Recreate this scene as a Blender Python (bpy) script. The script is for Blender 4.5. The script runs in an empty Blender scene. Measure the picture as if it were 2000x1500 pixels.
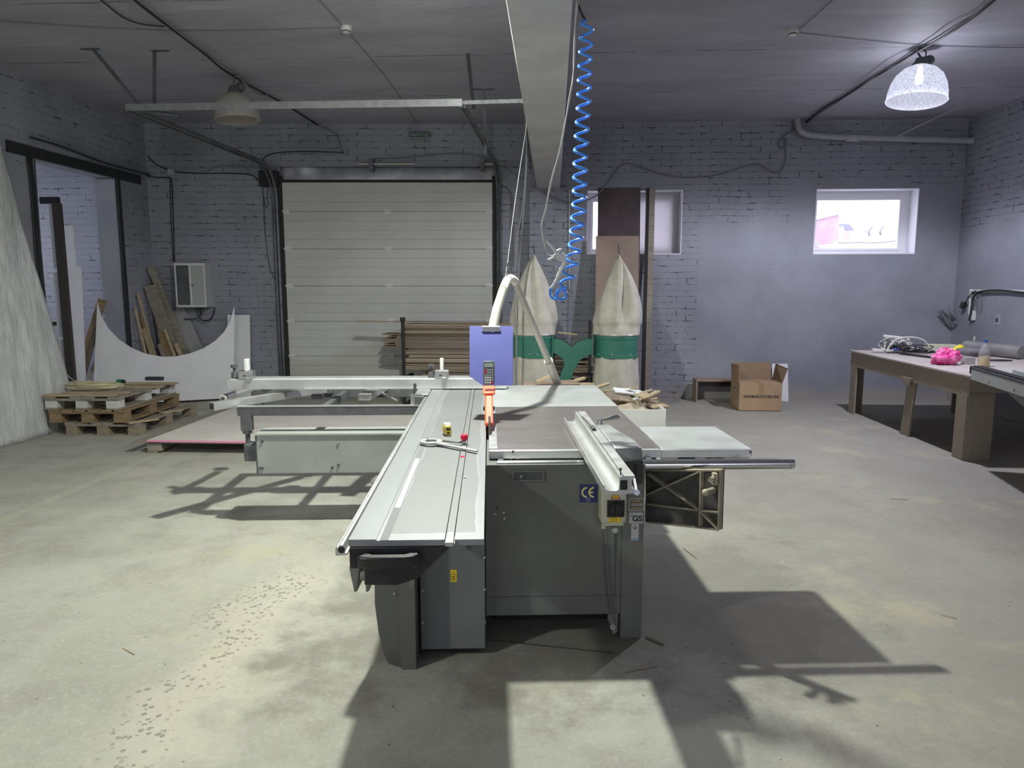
import bpy, bmesh, math, random
from mathutils import Matrix, Vector, noise
from math import sin, cos, pi, radians, atan2, sqrt
random.seed(7)
sc = bpy.context.scene
COL = sc.collection
# ------------------------------------------------------------------ camera, world, exposure
FOC, PITCH, YAW, EYE = 1386.0, radians(7.8), radians(3.3), 1.6
cd = bpy.data.cameras.new('camera'); cam = bpy.data.objects.new('camera', cd); COL.objects.link(cam)
cam.location = (0, 0, EYE); cam.rotation_euler = (pi/2-PITCH, 0, YAW)
cd.sensor_fit = 'HORIZONTAL'; cd.sensor_width = 36.0; cd.lens = FOC/2000*36; cd.clip_start = .05; cd.clip_end = 400
sc.camera = cam
vs = sc.view_settings
vs.view_transform = 'Standard'; vs.look = 'None'; vs.gamma = 1; vs.use_curve_mapping = False; vs.exposure = 0.14
w = bpy.data.worlds.new('sky'); sc.world = w; w.use_nodes = True
w.node_tree.nodes['Background'].inputs[0].default_value = (.86, .85, 1.0, 1)
w.node_tree.nodes['Background'].inputs[1].default_value = 4.0
def light(name, kind, loc, power, color, **k):
    d = bpy.data.lights.new(name, kind); d.energy = power; d.color = color
    o = bpy.data.objects.new(name, d); COL.objects.link(o); o.location = loc
    if 'rot' in k: o.rotation_euler = k.pop('rot')
    for a, v in k.items(): setattr(d, a, v)
    return o
# fill lights added in unseen windows behind the camera, and the annexe window's light
for i, x in enumerate((-3.6, 3.9)):
    light('unseen_daylight', 'AREA', (x, -6.85, 2.4), (22, 60)[i], (.84, .85, 1.0), shape='RECTANGLE', size=2.2, size_y=1.2, rot=(radians(90), 0, 0))
light('unseen_daylight', 'AREA', (-8.7, 8.6, 1.9), 15, (.86, .92, 1.0), shape='RECTANGLE', size=1.8, size_y=1.6, rot=(radians(90), 0, radians(-90)))
# (lamp bulbs are made with their lamps further down)
BULB_MAIN, BULB_RIGHT, BULB_REAR = 330, 60, 108
C_MAIN, C_RIGHT = (.97, 1.0, .90), (.86, .86, 1.0)

# ------------------------------------------------------------------ measuring helpers: pixel of the photo -> point on a real plane
fh = Vector((-sin(YAW), cos(YAW), 0)); rt = Vector((cos(YAW), sin(YAW), 0)); ez = Vector((0, 0, 1))
fw = fh*cos(PITCH)-ez*sin(PITCH); upv = ez*cos(PITCH)+fh*sin(PITCH); EYEP = Vector((0, 0, EYE))
def ray(x, y): return fw*FOC+rt*(x-1000)+upv*(750-y)
def on(x, y, p0, n, frame=None):
    c, d = EYEP, ray(x, y)
    if frame is not None:
        m = frame.inverted(); c = m @ c; d = m.to_3x3() @ d
    p0, n = Vector(p0), Vector(n)
    return c+d*((p0-c).dot(n)/d.dot(n))
def PZ(x, y, z=0, f=None): return on(x, y, (0, 0, z), (0, 0, 1), f)
def PY(x, y, Y, f=None): return on(x, y, (0, Y, 0), (0, 1, 0), f)
def PX(x, y, X, f=None): return on(x, y, (X, 0, 0), (1, 0, 0), f)
I4 = Matrix.Identity(4)
SF = Matrix.Rotation(radians(5.15), 4, 'Z')                                   # the saw's own axes
LB = Matrix.Translation((-5.72, 9.97, 0)) @ Matrix.Rotation(atan2(.33, 5.6), 4, 'Z')   # the gate half of the back wall
def RZ(x, y, z=0, a=0): return Matrix.Translation((x, y, z)) @ Matrix.Rotation(a, 4, 'Z')

# ------------------------------------------------------------------ mesh builder
class MB:
    def __init__(s, frame=I4): s.bm = bmesh.new(); s.f = frame
    def poly(s, pts, depth):                     # face loop pts extruded by vector depth
        d = Vector(depth); a = [s.bm.verts.new(Vector(p)) for p in pts]; b = [s.bm.verts.new(Vector(p)+d) for p in pts]
        n = len(a); s.bm.faces.new(a[::-1]); s.bm.faces.new(b)
        for i in range(n): s.bm.faces.new((a[i], a[(i+1) % n], b[(i+1) % n], b[i]))
        return s
    def box(s, x0, x1, y0, y1, z0, z1):
        return s.poly([(x0, y0, z0), (x1, y0, z0), (x1, y1, z0), (x0, y1, z0)], (0, 0, z1-z0))
    def obox(s, c, size, m=None):
        m = m or Matrix.Identity(3); sx, sy, sz = [v/2 for v in size]; c = Vector(c)
        P = [c+m @ Vector(p) for p in ((-sx, -sy, -sz), (sx, -sy, -sz), (sx, sy, -sz), (-sx, sy, -sz))]
        return s.poly(P, m @ Vector((0, 0, 2*sz)))
    def bar(s, p, q, w_, h_, upd=(0, 0, 1)):     # rectangular bar from p to q
        p, q = Vector(p), Vector(q); d = (q-p); L = d.length; d.normalize(); u = Vector(upd)
        if abs(d.dot(u)) > .98: u = Vector((0, 1, 0))
        r = d.cross(u).normalized(); u = r.cross(d)
        a = [p+r*(i*w_/2)+u*(j*h_/2) for i, j in ((-1, -1), (1, -1), (1, 1), (-1, 1))]
        return s.poly(a, d*L)
    def tube(s, pts, r, n=8, smooth=0, caps=True):
        P = [Vector(p) for p in pts]
        for _ in range(smooth):                  # chaikin, keeps ends
            Q = [P[0]]
            for a, b in zip(P, P[1:]): Q += [a*.75+b*.25, a*.25+b*.75]
            P = Q+[P[-1]]
        rs = r if isinstance(r, (list, tuple)) else [r]*len(P)
        if len(rs) != len(P): rs = [rs[min(len(rs)-1, int(i*len(rs)/len(P)))] for i in range(len(P))]
        t0 = (P[1]-P[0]).normalized(); u = t0.orthogonal().normalized(); rings = []
        for i, p in enumerate(P):
            t = ((P[min(i+1, len(P)-1)]-P[max(i-1, 0)])).normalized()
            u = (u-t*u.dot(t)).normalized() if (u-t*u.dot(t)).length > 1e-6 else t.orthogonal().normalized()
            v = t.cross(u)
            rings.append([s.bm.verts.new(p+(u*cos(2*pi*k/n)+v*sin(2*pi*k/n))*rs[i]) for k in range(n)])
        for a, b in zip(rings, rings[1:]):
            for k in range(n): s.bm.faces.new((a[k], a[(k+1) % n], b[(k+1) % n], b[k]))
        if caps: s.bm.faces.new(rings[0][::-1]); s.bm.faces.new(rings[-1])
        return s
    def cyl(s, p, q, r, n=20, r2=None): return s.tube([p, q], [r, r if r2 is None else r2], n)
    def lathe(s, prof, c=(0, 0, 0), n=32, axis=None, closed=False):   # prof: (r, z)
        c = Vector(c); m = axis or Matrix.Identity(3); rings = []
        for r, z in prof:
            rings.append([s.bm.verts.new(c+m @ Vector((r*cos(2*pi*k/n), r*sin(2*pi*k/n), z))) for k in range(n)])
        for a, b in zip(rings, rings[1:]):
            for k in range(n): s.bm.faces.new((a[k], a[(k+1) % n], b[(k+1) % n], b[k]))
        if closed: s.bm.faces.new(rings[0][::-1]); s.bm.faces.new(rings[-1])
        return s
    def ball(s, c, r, n=16, sc_=(1, 1, 1)):
        k = n//2; prof = [(max(r*sin(pi*i/k), 1e-4), -r*cos(pi*i/k)) for i in range(k+1)]
        m = Matrix(((sc_[0], 0, 0), (0, sc_[1], 0), (0, 0, sc_[2])))
        return s.lathe(prof, c, n, m, True)
    def grid(s, fn, nu, nv):
        V = [[s.bm.verts.new(Vector(fn(i/nu, j/nv))) for j in range(nv+1)] for i in range(nu+1)]
        for i in range(nu):
            for j in range(nv): s.bm.faces.new((V[i][j], V[i+1][j], V[i+1][j+1], V[i][j+1]))
        return s
    def holes(s, u0, u1, z0, z1, hs, t, y=0):    # wall slab in (x,z) with rectangular holes, thickness t to +y
        us = sorted({u0, u1, *[v for h in hs for v in h[:2]]}); zs = sorted({z0, z1, *[v for h in hs for v in h[2:]]})
        solid = lambda i, j: 0 <= i < len(us)-1 and 0 <= j < len(zs)-1 and not any(h[0] <= us[i] < h[1] and h[2] <= zs[j] < h[3] for h in hs)
        V = {}
        def v(i, j, k):
            if (i, j, k) not in V: V[i, j, k] = s.bm.verts.new((us[i], y+k*t, zs[j]))
            return V[i, j, k]
        for i in range(len(us)-1):
            for j in range(len(zs)-1):
                if not solid(i, j): continue
                s.bm.faces.new((v(i, j, 0), v(i+1, j, 0), v(i+1, j+1, 0), v(i, j+1, 0)))
                s.bm.faces.new((v(i, j, 1), v(i, j+1, 1), v(i+1, j+1, 1), v(i+1, j, 1)))
                for (a, b, ni, nj) in (((i, j), (i, j+1), i-1, j), ((i+1, j), (i+1, j+1), i+1, j), ((i, j), (i+1, j), i, j-1), ((i, j+1), (i+1, j+1), i, j+1)):
                    if not solid(ni, nj): s.bm.faces.new((v(*a, 0), v(*b, 0), v(*b, 1), v(*a, 1)))
        return s
    def build(s, name, mat, parent=None, bevel=0, subsurf=0, solid=0, origin=True, ang=38):
        bmesh.ops.recalc_face_normals(s.bm, faces=s.bm.faces)
        me = bpy.data.meshes.new(name); o = bpy.data.objects.new(name, me); COL.objects.link(o)
        if parent is not None:
            o.parent = parent; m = WM(parent).inverted() @ s.f
            s.bm.transform(m)
        else:
            s.bm.transform(s.f)
            if origin and s.bm.verts:
                xs = [v.co for v in s.bm.verts]; lo = [min(c[i] for c in xs) for i in range(3)]; hi = [max(c[i] for c in xs) for i in range(3)]
                c = Vector(((lo[0]+hi[0])/2, (lo[1]+hi[1])/2, lo[2])); s.bm.transform(Matrix.Translation(-c)); o.location = c
        s.bm.to_mesh(me); s.bm.free()
        me.materials.append(mat)
        me.polygons.foreach_set('use_smooth', [True]*len(me.polygons)); me.set_sharp_from_angle(angle=radians(ang))
        if solid: md = o.modifiers.new('s', 'SOLIDIFY'); md.thickness = solid; md.offset = 0
        if bevel: md = o.modifiers.new('b', 'BEVEL'); md.width = bevel; md.segments = 2; md.limit_method = 'ANGLE'; md.angle_limit = radians(40); md.harden_normals = False
        if subsurf: md = o.modifiers.new('u', 'SUBSURF'); md.levels = md.render_levels = subsurf
        return o
def WM(o):
    m = o.matrix_basis.copy()
    while o.parent: o = o.parent; m = o.matrix_basis @ m
    return m
def tag(o, label=None, cat=None, group=None, kind=None):
    for k, v in (('label', label), ('category', cat), ('group', group), ('kind', kind)):
        if v: o[k] = v
    return o
def thing(name, loc, label, cat, group=None, rz=0, rot=None):
    o = bpy.data.objects.new(name, None); COL.objects.link(o); o.location = loc; o.rotation_euler = rot or (0, 0, rz); o.empty_display_size = .1
    return tag(o, label, cat, group)
def struct(o): o['kind'] = 'structure'; return o
def copy_tree(o, parent=None):
    c = o.copy(); COL.objects.link(c); c.parent = parent
    for ch in [x for x in bpy.data.objects if x.parent == o]: copy_tree(ch, c)
    return c
def text(s, size, frame, mat, parent, name='lettering', ext=.0006, align='CENTER', sx=1.0, bold=0):
    cu = bpy.data.curves.new(name, 'FONT'); cu.body = s; cu.size = size; cu.extrude = ext; cu.align_x = align; cu.align_y = 'CENTER'; cu.offset = bold
    tmp = bpy.data.objects.new('tmp', cu); COL.objects.link(tmp); dg_ = bpy.context.evaluated_depsgraph_get(); me = bpy.data.meshes.new_from_object(tmp.evaluated_get(dg_)); bpy.data.objects.remove(tmp)
    me.name = name; me.materials.clear(); me.materials.append(mat); o = bpy.data.objects.new(name, me); COL.objects.link(o); o.parent = parent
    o.matrix_basis = WM(parent).inverted() @ frame @ Matrix.Diagonal((sx, 1, 1, 1)); return o

# ------------------------------------------------------------------ materials
class NT:
    def __init__(s, name):
        s.m = bpy.data.materials.new(name); s.m.use_nodes = True; s.t = s.m.node_tree; s.n = s.t.nodes; s.b = s.n['Principled BSDF']; s._c = None
    def node(s, t, **k):
        n = s.n.new(t)
        for a, v in k.items(): setattr(n, a, v)
        return n
    def link(s, a, b): s.t.links.new(a, b)
    def set(s, inp, v):
        if hasattr(v, 'links') or isinstance(v, bpy.types.NodeSocket): s.link(v, inp)
        elif isinstance(v, (tuple, list)) and len(v) == 3 and inp.type == 'RGBA': inp.default_value = (*v, 1)
        else: inp.default_value = v
    def co(s):
        if s._c is None: s._c = s.node('ShaderNodeTexCoord').outputs['Object']
        return s._c
    def math(s, op, a, b=0.0, clamp=False):
        n = s.node('ShaderNodeMath', operation=op); n.use_clamp = clamp; s.set(n.inputs[0], a); s.set(n.inputs[1], b); return n.outputs[0]
    def noise(s, scale, detail=4, rough=.55, vec=None, stretch=None):
        v = vec or s.co()
        if stretch: mp = s.node('ShaderNodeMapping'); s.link(v, mp.inputs[0]); mp.inputs['Scale'].default_value = stretch; v = mp.outputs[0]
        n = s.node('ShaderNodeTexNoise'); s.link(v, n.inputs['Vector']); n.inputs['Scale'].default_value = scale; n.inputs['Detail'].default_value = detail; n.inputs['Roughness'].default_value = rough
        return n.outputs['Fac']
    def step(s, v, a, b):                         # smooth 0..1 between a and b
        n = s.node('ShaderNodeMapRange'); n.interpolation_type = 'SMOOTHSTEP'; s.set(n.inputs[0], v); n.inputs[1].default_value = a; n.inputs[2].default_value = b; return n.outputs[0]
    def mix(s, f, a, b):
        n = s.node('ShaderNodeMix', data_type='RGBA'); s.set(n.inputs['Factor'], f); s.set(n.inputs[6], a); s.set(n.inputs[7], b); return n.outputs[2]
    def bump(s, h, strength=.3, dist=.01):
        n = s.node('ShaderNodeBump'); n.inputs['Strength'].default_value = strength; n.inputs['Distance'].default_value = dist; s.link(h, n.inputs['Height']); s.link(n.outputs[0], s.b.inputs['Normal']); return n
    def xyz(s, v=None):
        n = s.node('ShaderNodeSeparateXYZ'); s.link(v or s.co(), n.inputs[0]); return n.outputs
    def rect(s, x, z, x0, x1, z0, z1, soft=.06):
        a = s.math('MULTIPLY', s.step(x, x0-soft, x0+soft), s.step(x, x1+soft, x1-soft)); b = s.math('MULTIPLY', s.step(z, z0-soft, z0+soft), s.step(z, z1+soft, z1-soft)); return s.math('MULTIPLY', a, b)
def mat(name, c, rough=.6, metal=0, c2=None, scale=8, rough2=None, bump=0, bscale=60, stretch=None, lo=.35, hi=.65, spec=None, detail=5):
    t = NT(name)
    if c2: t.set(t.b.inputs['Base Color'], t.mix(t.step(t.noise(scale, detail, .6, stretch=stretch), lo, hi), c, c2))
    else: t.set(t.b.inputs['Base Color'], c)
    t.b.inputs['Metallic'].default_value = metal; t.b.inputs['Roughness'].default_value = rough
    if rough2 is not None:
        mr = t.node('ShaderNodeMapRange'); t.link(t.noise(scale*1.7, 5, .6, stretch=stretch), mr.inputs[0]); mr.inputs[1].default_value = .3; mr.inputs[2].default_value = .7; mr.inputs[3].default_value = rough; mr.inputs[4].default_value = rough2; t.link(mr.outputs[0], t.b.inputs['Roughness'])
    if spec is not None: t.b.inputs['Specular IOR Level'].default_value = spec
    if bump: t.bump(t.noise(bscale, 3), bump, .004)
    return t.m
def wallmat(name, paint, paint2, dark, axis, plaster=(), smooth_all=False, amount=.585, dirt=None):
    t = NT(name); X, Y, Z = t.xyz(); U = X if axis == 'x' else Y
    wob = t.noise(1.6, 3); wv = t.math('MULTIPLY', t.math('SUBTRACT', wob, .5), .05)
    cb = t.node('ShaderNodeCombineXYZ'); t.link(U, cb.inputs[0]); t.link(t.math('ADD', Z, wv), cb.inputs[1])
    br = t.node('ShaderNodeTexBrick'); t.link(cb.outputs[0], br.inputs['Vector']); br.inputs['Scale'].default_value = 1; br.inputs['Brick Width'].default_value = .27; br.inputs['Row Height'].default_value = .086; br.inputs['Mortar Size'].default_value = .0065; br.inputs['Mortar Smooth'].default_value = .25; br.inputs['Bias'].default_value = 0
    fac = br.outputs['Fac']
    # mortar joints are mostly painted over; some stay open
    joint = t.math('MULTIPLY', fac, t.step(t.noise(7.5, 5, .65), amount-.07, amount+.03))
    soft = t.math('MULTIPLY', fac, .35)
    nz = t.math('MULTIPLY', t.math('SUBTRACT', t.noise(2.2, 5, .6), .5), .5)
    pm = None
    for (a, b, c, d) in plaster:
        r = t.rect(t.math('ADD', U, nz), t.math('ADD', Z, nz), a, b, c, d, .05); pm = r if pm is None else t.math('MAXIMUM', pm, r)
    inv = t.math('SUBTRACT', 1.0, pm) if pm is not None else None
    if inv is not None: joint = t.math('MULTIPLY', joint, inv); soft = t.math('MULTIPLY', soft, inv)
    base = t.mix(t.step(t.noise(1.3, 6, .6), .3, .7), paint, paint2)
    base = t.mix(t.math('MULTIPLY', t.step(t.noise(28, 4, .7), .45, .8), .35), base, tuple(v*.7 for v in paint))
    if dirt: base = t.mix(t.step(t.math('ADD', Z, t.math('MULTIPLY', nz, .7)), .28, -.05), base, dirt)
    base = t.mix(t.math('MULTIPLY', soft, .6), base, tuple(v*.55 for v in paint)); base = t.mix(joint, base, dark)
    t.link(base, t.b.inputs['Base Color']); t.b.inputs['Roughness'].default_value = .62
    h = t.math('SUBTRACT', t.math('MULTIPLY', t.noise(22, 4, .7), .35), t.math('ADD', t.math('MULTIPLY', joint, 1.0), soft))
    t.bump(h, .55, .012); return t.m
PAINT, PAINT2, DK = (.225, .235, .272), (.29, .302, .342), (.035, .035, .04)
DUST = (.34, .31, .28)
M_wbR = wallmat('painted_brick_window_wall', PAINT, PAINT2, DK, 'x', [(2.05, 3.55, -1, 2.55), (3.3, 4.9, 2.5, 3.05), (3.4, 5.7, -1, 3.0), (.0, 2.2, 3.0, 3.12), (4.9, 5.7, 2.4, 2.75)], dirt=DUST)
M_wbL = wallmat('painted_brick_gate_wall', PAINT, PAINT2, DK, 'x', dirt=DUST)
M_wL = wallmat('painted_brick_side_wall', PAINT, PAINT2, DK, 'y', [(6.2, 8.0, 1.6, 2.9)], dirt=DUST, amount=.60)
M_wR = wallmat('painted_wall_bench_side', PAINT, PAINT2, DK, 'y', [(0, 10.6, -1, 2.42)], dirt=DUST)
M_wN = wallmat('painted_brick_annexe', (.27, .29, .34), (.33, .35, .40), DK, 'x', dirt=DUST, amount=.6)
M_plast = mat('smooth_plaster', (.29, .305, .35), .6, c2=(.34, .355, .40), scale=2, bump=.2, bscale=30)

def concrete_ceiling():
    t = NT('ceiling_concrete'); X, Y, Z = t.xyz()
    n1 = t.noise(.9, 6, .62, stretch=(.6, 2.2, 1)); n2 = t.noise(5, 6, .7, stretch=(.5, 2, 1))
    c = t.mix(t.step(n1, .3, .7), (.30, .295, .34), (.39, .385, .435)); c = t.mix(t.math('MULTIPLY', t.step(n2, .45, .75), .3), c, (.19, .185, .21))
    c = t.mix(t.math('MULTIPLY', t.step(t.noise(1.8, 6, .6, stretch=(.5, 3, 1)), .58, .75), .8), c, (.44, .43, .48))
    f = t.math('FRACT', t.math('DIVIDE', t.math('ADD', Y, t.math('MULTIPLY', t.noise(4, 3), .05)), 1.46))
    seam = t.math('MULTIPLY', t.math('MULTIPLY', t.step(f, .0, .008), t.step(f, .03, .012)), t.step(t.noise(3, 4), .38, .6))
    c = t.mix(t.math('MULTIPLY', seam, .75), c, (.07, .07, .08))
    t.link(c, t.b.inputs['Base Color']); t.b.inputs['Roughness'].default_value = .62
    t.bump(t.math('SUBTRACT', t.noise(14, 6, .7, stretch=(.7, 1.6, 1)), seam), .35, .015); return t.m
M_ceil = concrete_ceiling()
M_beam = mat('beam_whitewash', (.50, .50, .51), .6, c2=(.42, .42, .44), scale=3, bump=.25, bscale=18)

def floor_mat():
    t = NT('floor_concrete'); X, Y, Z = t.xyz()
    big = t.noise(.55, 7, .62); mid = t.noise(2.6, 7, .65); fine = t.noise(38, 6, .75); grit = t.noise(120, 3, .7)
    c = t.mix(t.step(big, .32, .68), (.33, .33, .285), (.43, .43, .37))
    c = t.mix(t.math('MULTIPLY', t.step(mid, .42, .68), .55), c, (.25, .24, .205))
    c = t.mix(t.math('MULTIPLY', t.step(fine, .5, .72), .35), c, (.60, .59, .52))
    c = t.mix(t.math('MULTIPLY', t.step(grit, .55, .75), .35), c, (.20, .19, .16))
    # floor mixed greyer towards the bench side
    grey = t.math('MULTIPLY', t.step(t.math('ADD', X, t.math('MULTIPLY', mid, 1.2)), 1.0, 2.6), .6)
    c = t.mix(grey, c, (.285, .262, .232))
    # ochre sawdust trodden into the surface
    saw = t.math('MULTIPLY', t.step(t.noise(.9, 6, .7), .53, .66), .5); c = t.mix(saw, c, (.47, .43, .30))
    # swept, darker, oily patch behind and beside the saw
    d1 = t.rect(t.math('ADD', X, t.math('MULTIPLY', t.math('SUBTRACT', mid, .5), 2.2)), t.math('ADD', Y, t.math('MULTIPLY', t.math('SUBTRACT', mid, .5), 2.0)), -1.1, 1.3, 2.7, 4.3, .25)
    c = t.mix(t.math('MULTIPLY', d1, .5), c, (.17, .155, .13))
    # exposed aggregate streak running towards the camera on the gate side
    yy = t.math('ADD', X, t.math('MULTIPLY', t.math('SUBTRACT', mid, .5), .9))
    streak = t.math('MULTIPLY', t.step(t.math('ABSOLUTE', t.math('ADD', yy, 1.49)), .20, .02), t.step(Y, 4.0, 3.6))
    vo = t.node('ShaderNodeTexVoronoi'); t.link(t.co(), vo.inputs['Vector']); vo.inputs['Scale'].default_value = 34
    wide = t.math('MULTIPLY', t.step(t.math('ABSOLUTE', t.math('ADD', yy, 1.40)), .32, .02), t.step(Y, 4.3, 3.6)); c = t.mix(t.math('MULTIPLY', wide, .6), c, (.52, .485, .40))
    peb = t.math('MULTIPLY', t.math('MULTIPLY', t.step(vo.outputs['Distance'], .40, .30), t.step(t.noise(24, 2), .44, .52)), streak); c = t.mix(t.math('MULTIPLY', peb, .75), c, (.19, .18, .15))
    # worn paler marking line
    ln = t.math('ABSOLUTE', t.math('ADD', X, 3.79))
    ln = t.math('MULTIPLY', t.step(ln, .06, .035), t.math('MULTIPLY', t.step(Y, 4.0, 4.4), t.step(fine, .35, .5))); c = t.mix(t.math('MULTIPLY', ln, .4), c, (.46, .47, .35))
    rough = t.noise(16, 8, .8, stretch=(1, 1.3, 1)); c = t.mix(t.math('MULTIPLY', t.step(rough, .55, .7), .38), c, (.205, .20, .175)); c = t.mix(t.math('MULTIPLY', t.step(rough, .45, .3), .35), c, (.56, .54, .47))
    spk = t.node('ShaderNodeTexVoronoi'); t.link(t.co(), spk.inputs['Vector']); spk.inputs['Scale'].default_value = 9
    c = t.mix(t.math('MULTIPLY', t.step(spk.outputs['Distance'], .07, .03), .7), c, (.10, .095, .08))
    t.link(c, t.b.inputs['Base Color']); t.b.inputs['Roughness'].default_value = .78; t.b.inputs['Specular IOR Level'].default_value = .3
    h = t.math('SUBTRACT', t.math('ADD', t.math('MULTIPLY', mid, .5), t.math('ADD', t.math('MULTIPLY', fine, .4), t.math('ADD', t.math('MULTIPLY', rough, .6), t.math('MULTIPLY', grit, .2)))), t.math('MULTIPLY', peb, .6))
    t.bump(h, .55, .012); return t.m
M_floor = floor_mat()

M_grey = mat('machine_grey_paint', (.185, .195, .18), .5, c2=(.15, .155, .14), scale=2.6, bump=.08, bscale=40, rough2=.62)
M_greyp = mat('machine_panel_paint', (.17, .185, .18), .48, c2=(.145, .155, .15), scale=3, rough2=.6)
M_arm = mat('swing_arm_paint', (.36, .385, .365), .5, c2=(.31, .33, .31), scale=3, rough2=.62)
M_black = mat('black_plastic', (.012, .013, .014), .45, c2=(.02, .021, .022), scale=20)
M_blackrub = mat('matt_black', (.018, .018, .018), .75)
M_dkmet = mat('dark_steel', (.07, .075, .08), .5, c2=(.10, .105, .11), scale=12, rough2=.7)
M_alu = mat('brushed_aluminium', (.66, .67, .68), .38, 1, c2=(.58, .59, .60), scale=5, stretch=(12, .6, 1), rough2=.5)
M_alu2 = mat('extruded_aluminium', (.60, .61, .60), .42, .85, c2=(.52, .53, .52), scale=6, rough2=.52)
M_chrome = mat('chromed_tube', (.72, .73, .74), .2, 1, c2=(.64, .65, .66), scale=4, stretch=(.3, 8, 8), rough2=.3)
M_iron = mat('cast_iron_top', (.29, .265, .265), .28, .7, c2=(.34, .315, .315), scale=2.2, stretch=(.6, 1.6, 1), rough2=.40, lo=.25, hi=.75)
M_sheet = mat('extension_sheet_steel', (.52, .54, .54), .36, .55, c2=(.60, .62, .62), scale=3, rough2=.48)
M_gun = mat('satin_gun_metal', (.66, .67, .65), .35, .25)
M_cast = mat('cast_fence_body', (.27, .285, .29), .42, .6, c2=(.36, .375, .38), scale=7, rough2=.6, bump=.25, bscale=70)
M_castdk = mat('cast_fence_black_face', (.035, .035, .036), .5)
M_swing = mat('dusty_cast_plate', (.10, .105, .10), .75, .2, c2=(.15, .15, .135), scale=20, bump=.3, bscale=260)
M_rib = mat('dusty_cast_rib', (.42, .38, .28), .8, c2=(.34, .31, .24), scale=16)
M_orange = mat('orange_guard_plastic', (.95, .16, .055), .45, c2=(.85, .13, .05), scale=10)
M_blue = mat('blue_clipboard', (.055, .065, .27), .6, c2=(.065, .075, .30), scale=6)
M_white = mat('white_laminate', (.76, .77, .78), .5, c2=(.70, .71, .72), scale=2)
M_white2 = mat('white_plastic', (.62, .62, .60), .45)
M_frame = mat('window_frame_white', (.80, .80, .84), .4)
M_gate = mat('gate_panel_paint', (.50, .505, .47), .45, c2=(.44, .445, .42), scale=.8, bump=.1, bscale=120)
M_steelg = mat('galvanised_steel', (.42, .43, .44), .45, .7, c2=(.33, .34, .35), scale=14, rough2=.6)
M_steeld = mat('weathered_track_steel', (.16, .165, .175), .5, .6, c2=(.11, .115, .12), scale=9)
M_foil = mat('foil_insulation', (.62, .62, .65), .42, .5, c2=(.45, .45, .48), scale=4, bump=.9, bscale=60)
M_pink = mat('pink_edge', (.80, .30, .48), .6)
M_mdf = mat('laminated_board_face', (.72, .68, .62), .6, c2=(.64, .60, .55), scale=1.3, stretch=(1, 2.5, 1))
M_wood = mat('raw_pine', (.47, .385, .25), .7, c2=(.37, .29, .18), scale=4, stretch=(1, 7, 7), bump=.2, bscale=60)
M_wood2 = mat('grey_weathered_pine', (.30, .27, .215), .75, c2=(.22, .195, .16), scale=5, stretch=(1, 6, 6), bump=.25, bscale=50)
M_wood3 = mat('brown_pallet_timber', (.28, .20, .11), .75, c2=(.20, .14, .08), scale=5, stretch=(1, 6, 6), bump=.2)
M_woodw = mat('whitewashed_timber', (.62, .62, .60), .7, c2=(.50, .50, .47), scale=6, bump=.2)
M_chip = mat('pressed_chip_block', (.33, .27, .185), .85, c2=(.22, .18, .12), scale=70, bump=.6, bscale=140)
M_ply = mat('plywood_strip', (.34, .275, .20), .7, c2=(.26, .205, .145), scale=3, stretch=(1, 5, 14))
M_ply2 = mat('dark_plywood_strip', (.19, .15, .115), .7, c2=(.24, .19, .145), scale=3, stretch=(1, 5, 14))
M_ply3 = mat('pale_plywood_strip', (.45, .39, .29), .7, c2=(.37, .31, .23), scale=3, stretch=(1, 5, 14))
M_film = mat('brown_film_faced_plywood', (.060, .040, .042), .35, c2=(.09, .065, .066), scale=3)
M_tan = mat('tan_plywood_sheet', (.30, .225, .17), .65, c2=(.25, .19, .14), scale=2)
M_bench = mat('unpainted_fibreboard', (.31, .265, .205), .8, c2=(.265, .225, .17), scale=30, detail=6)
M_btop = mat('bench_top_worn', (.50, .45, .42), .55, c2=(.43, .39, .365), scale=3)
M_card = mat('corrugated_cardboard', (.40, .275, .165), .8, c2=(.36, .245, .145), scale=4)
M_cardin = mat('cardboard_inside', (.27, .19, .12), .85)
M_tape = mat('packing_tape', (.33, .22, .12), .3)
M_ink = mat('black_print', (.025, .023, .022), .6)
M_cloth = mat('filter_bag_cloth', (.47, .45, .39), .9, c2=(.40, .38, .325), scale=9, bump=.3, bscale=300)
M_green = mat('green_collector_paint', (.028, .14, .10), .42, c2=(.035, .165, .12), scale=5, rough2=.55)
M_hose = mat('hose_grey_beige', (.44, .41, .36), .6, c2=(.37, .345, .30), scale=10)
M_hosew = mat('hose_pale', (.66, .65, .55), .45, c2=(.58, .57, .48), scale=6)
M_coil = mat('blue_polyurethane_hose', (.08, .32, .95), .28)
M_cable = mat('black_cable', (.02, .02, .022), .6)
M_cableg = mat('grey_cable', (.16, .16, .165), .6)
M_cablew = mat('white_cable', (.60, .60, .55), .55)
M_cream = mat('cream_enamel', (.56, .56, .44), .5, c2=(.47, .46, .36), scale=12)
M_yel = mat('yellow_label', (.85, .62, .03), .5)
M_nblue = mat('navy_label', (.025, .03, .14), .4)
M_ceyel = mat('pale_yellow_print', (.72, .68, .25), .5)
M_label = mat('silver_label', (.56, .58, .58), .4)
M_brass = mat('nameplate_bronze', (.20, .15, .09), .45, .3)
M_red = mat('red_plastic', (.72, .012, .05), .3)
M_sil = mat('cast_metal', (.55, .56, .55), .32, .9, c2=(.45, .46, .45), scale=20)
M_bag = mat('pink_polythene', (.85, .05, .33), .25, c2=(.95, .25, .5), scale=12)
M_yitem = mat('yellow_packet', (.85, .72, .03), .5)
M_box = mat('box_grey_enamel', (.37, .385, .37), .5)
M_screen = mat('grey_display', (.30, .36, .33), .3)
M_calc = mat('calculator_case', (.10, .13, .13), .45)
M_key = mat('pale_key', (.62, .64, .62), .5)
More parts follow.
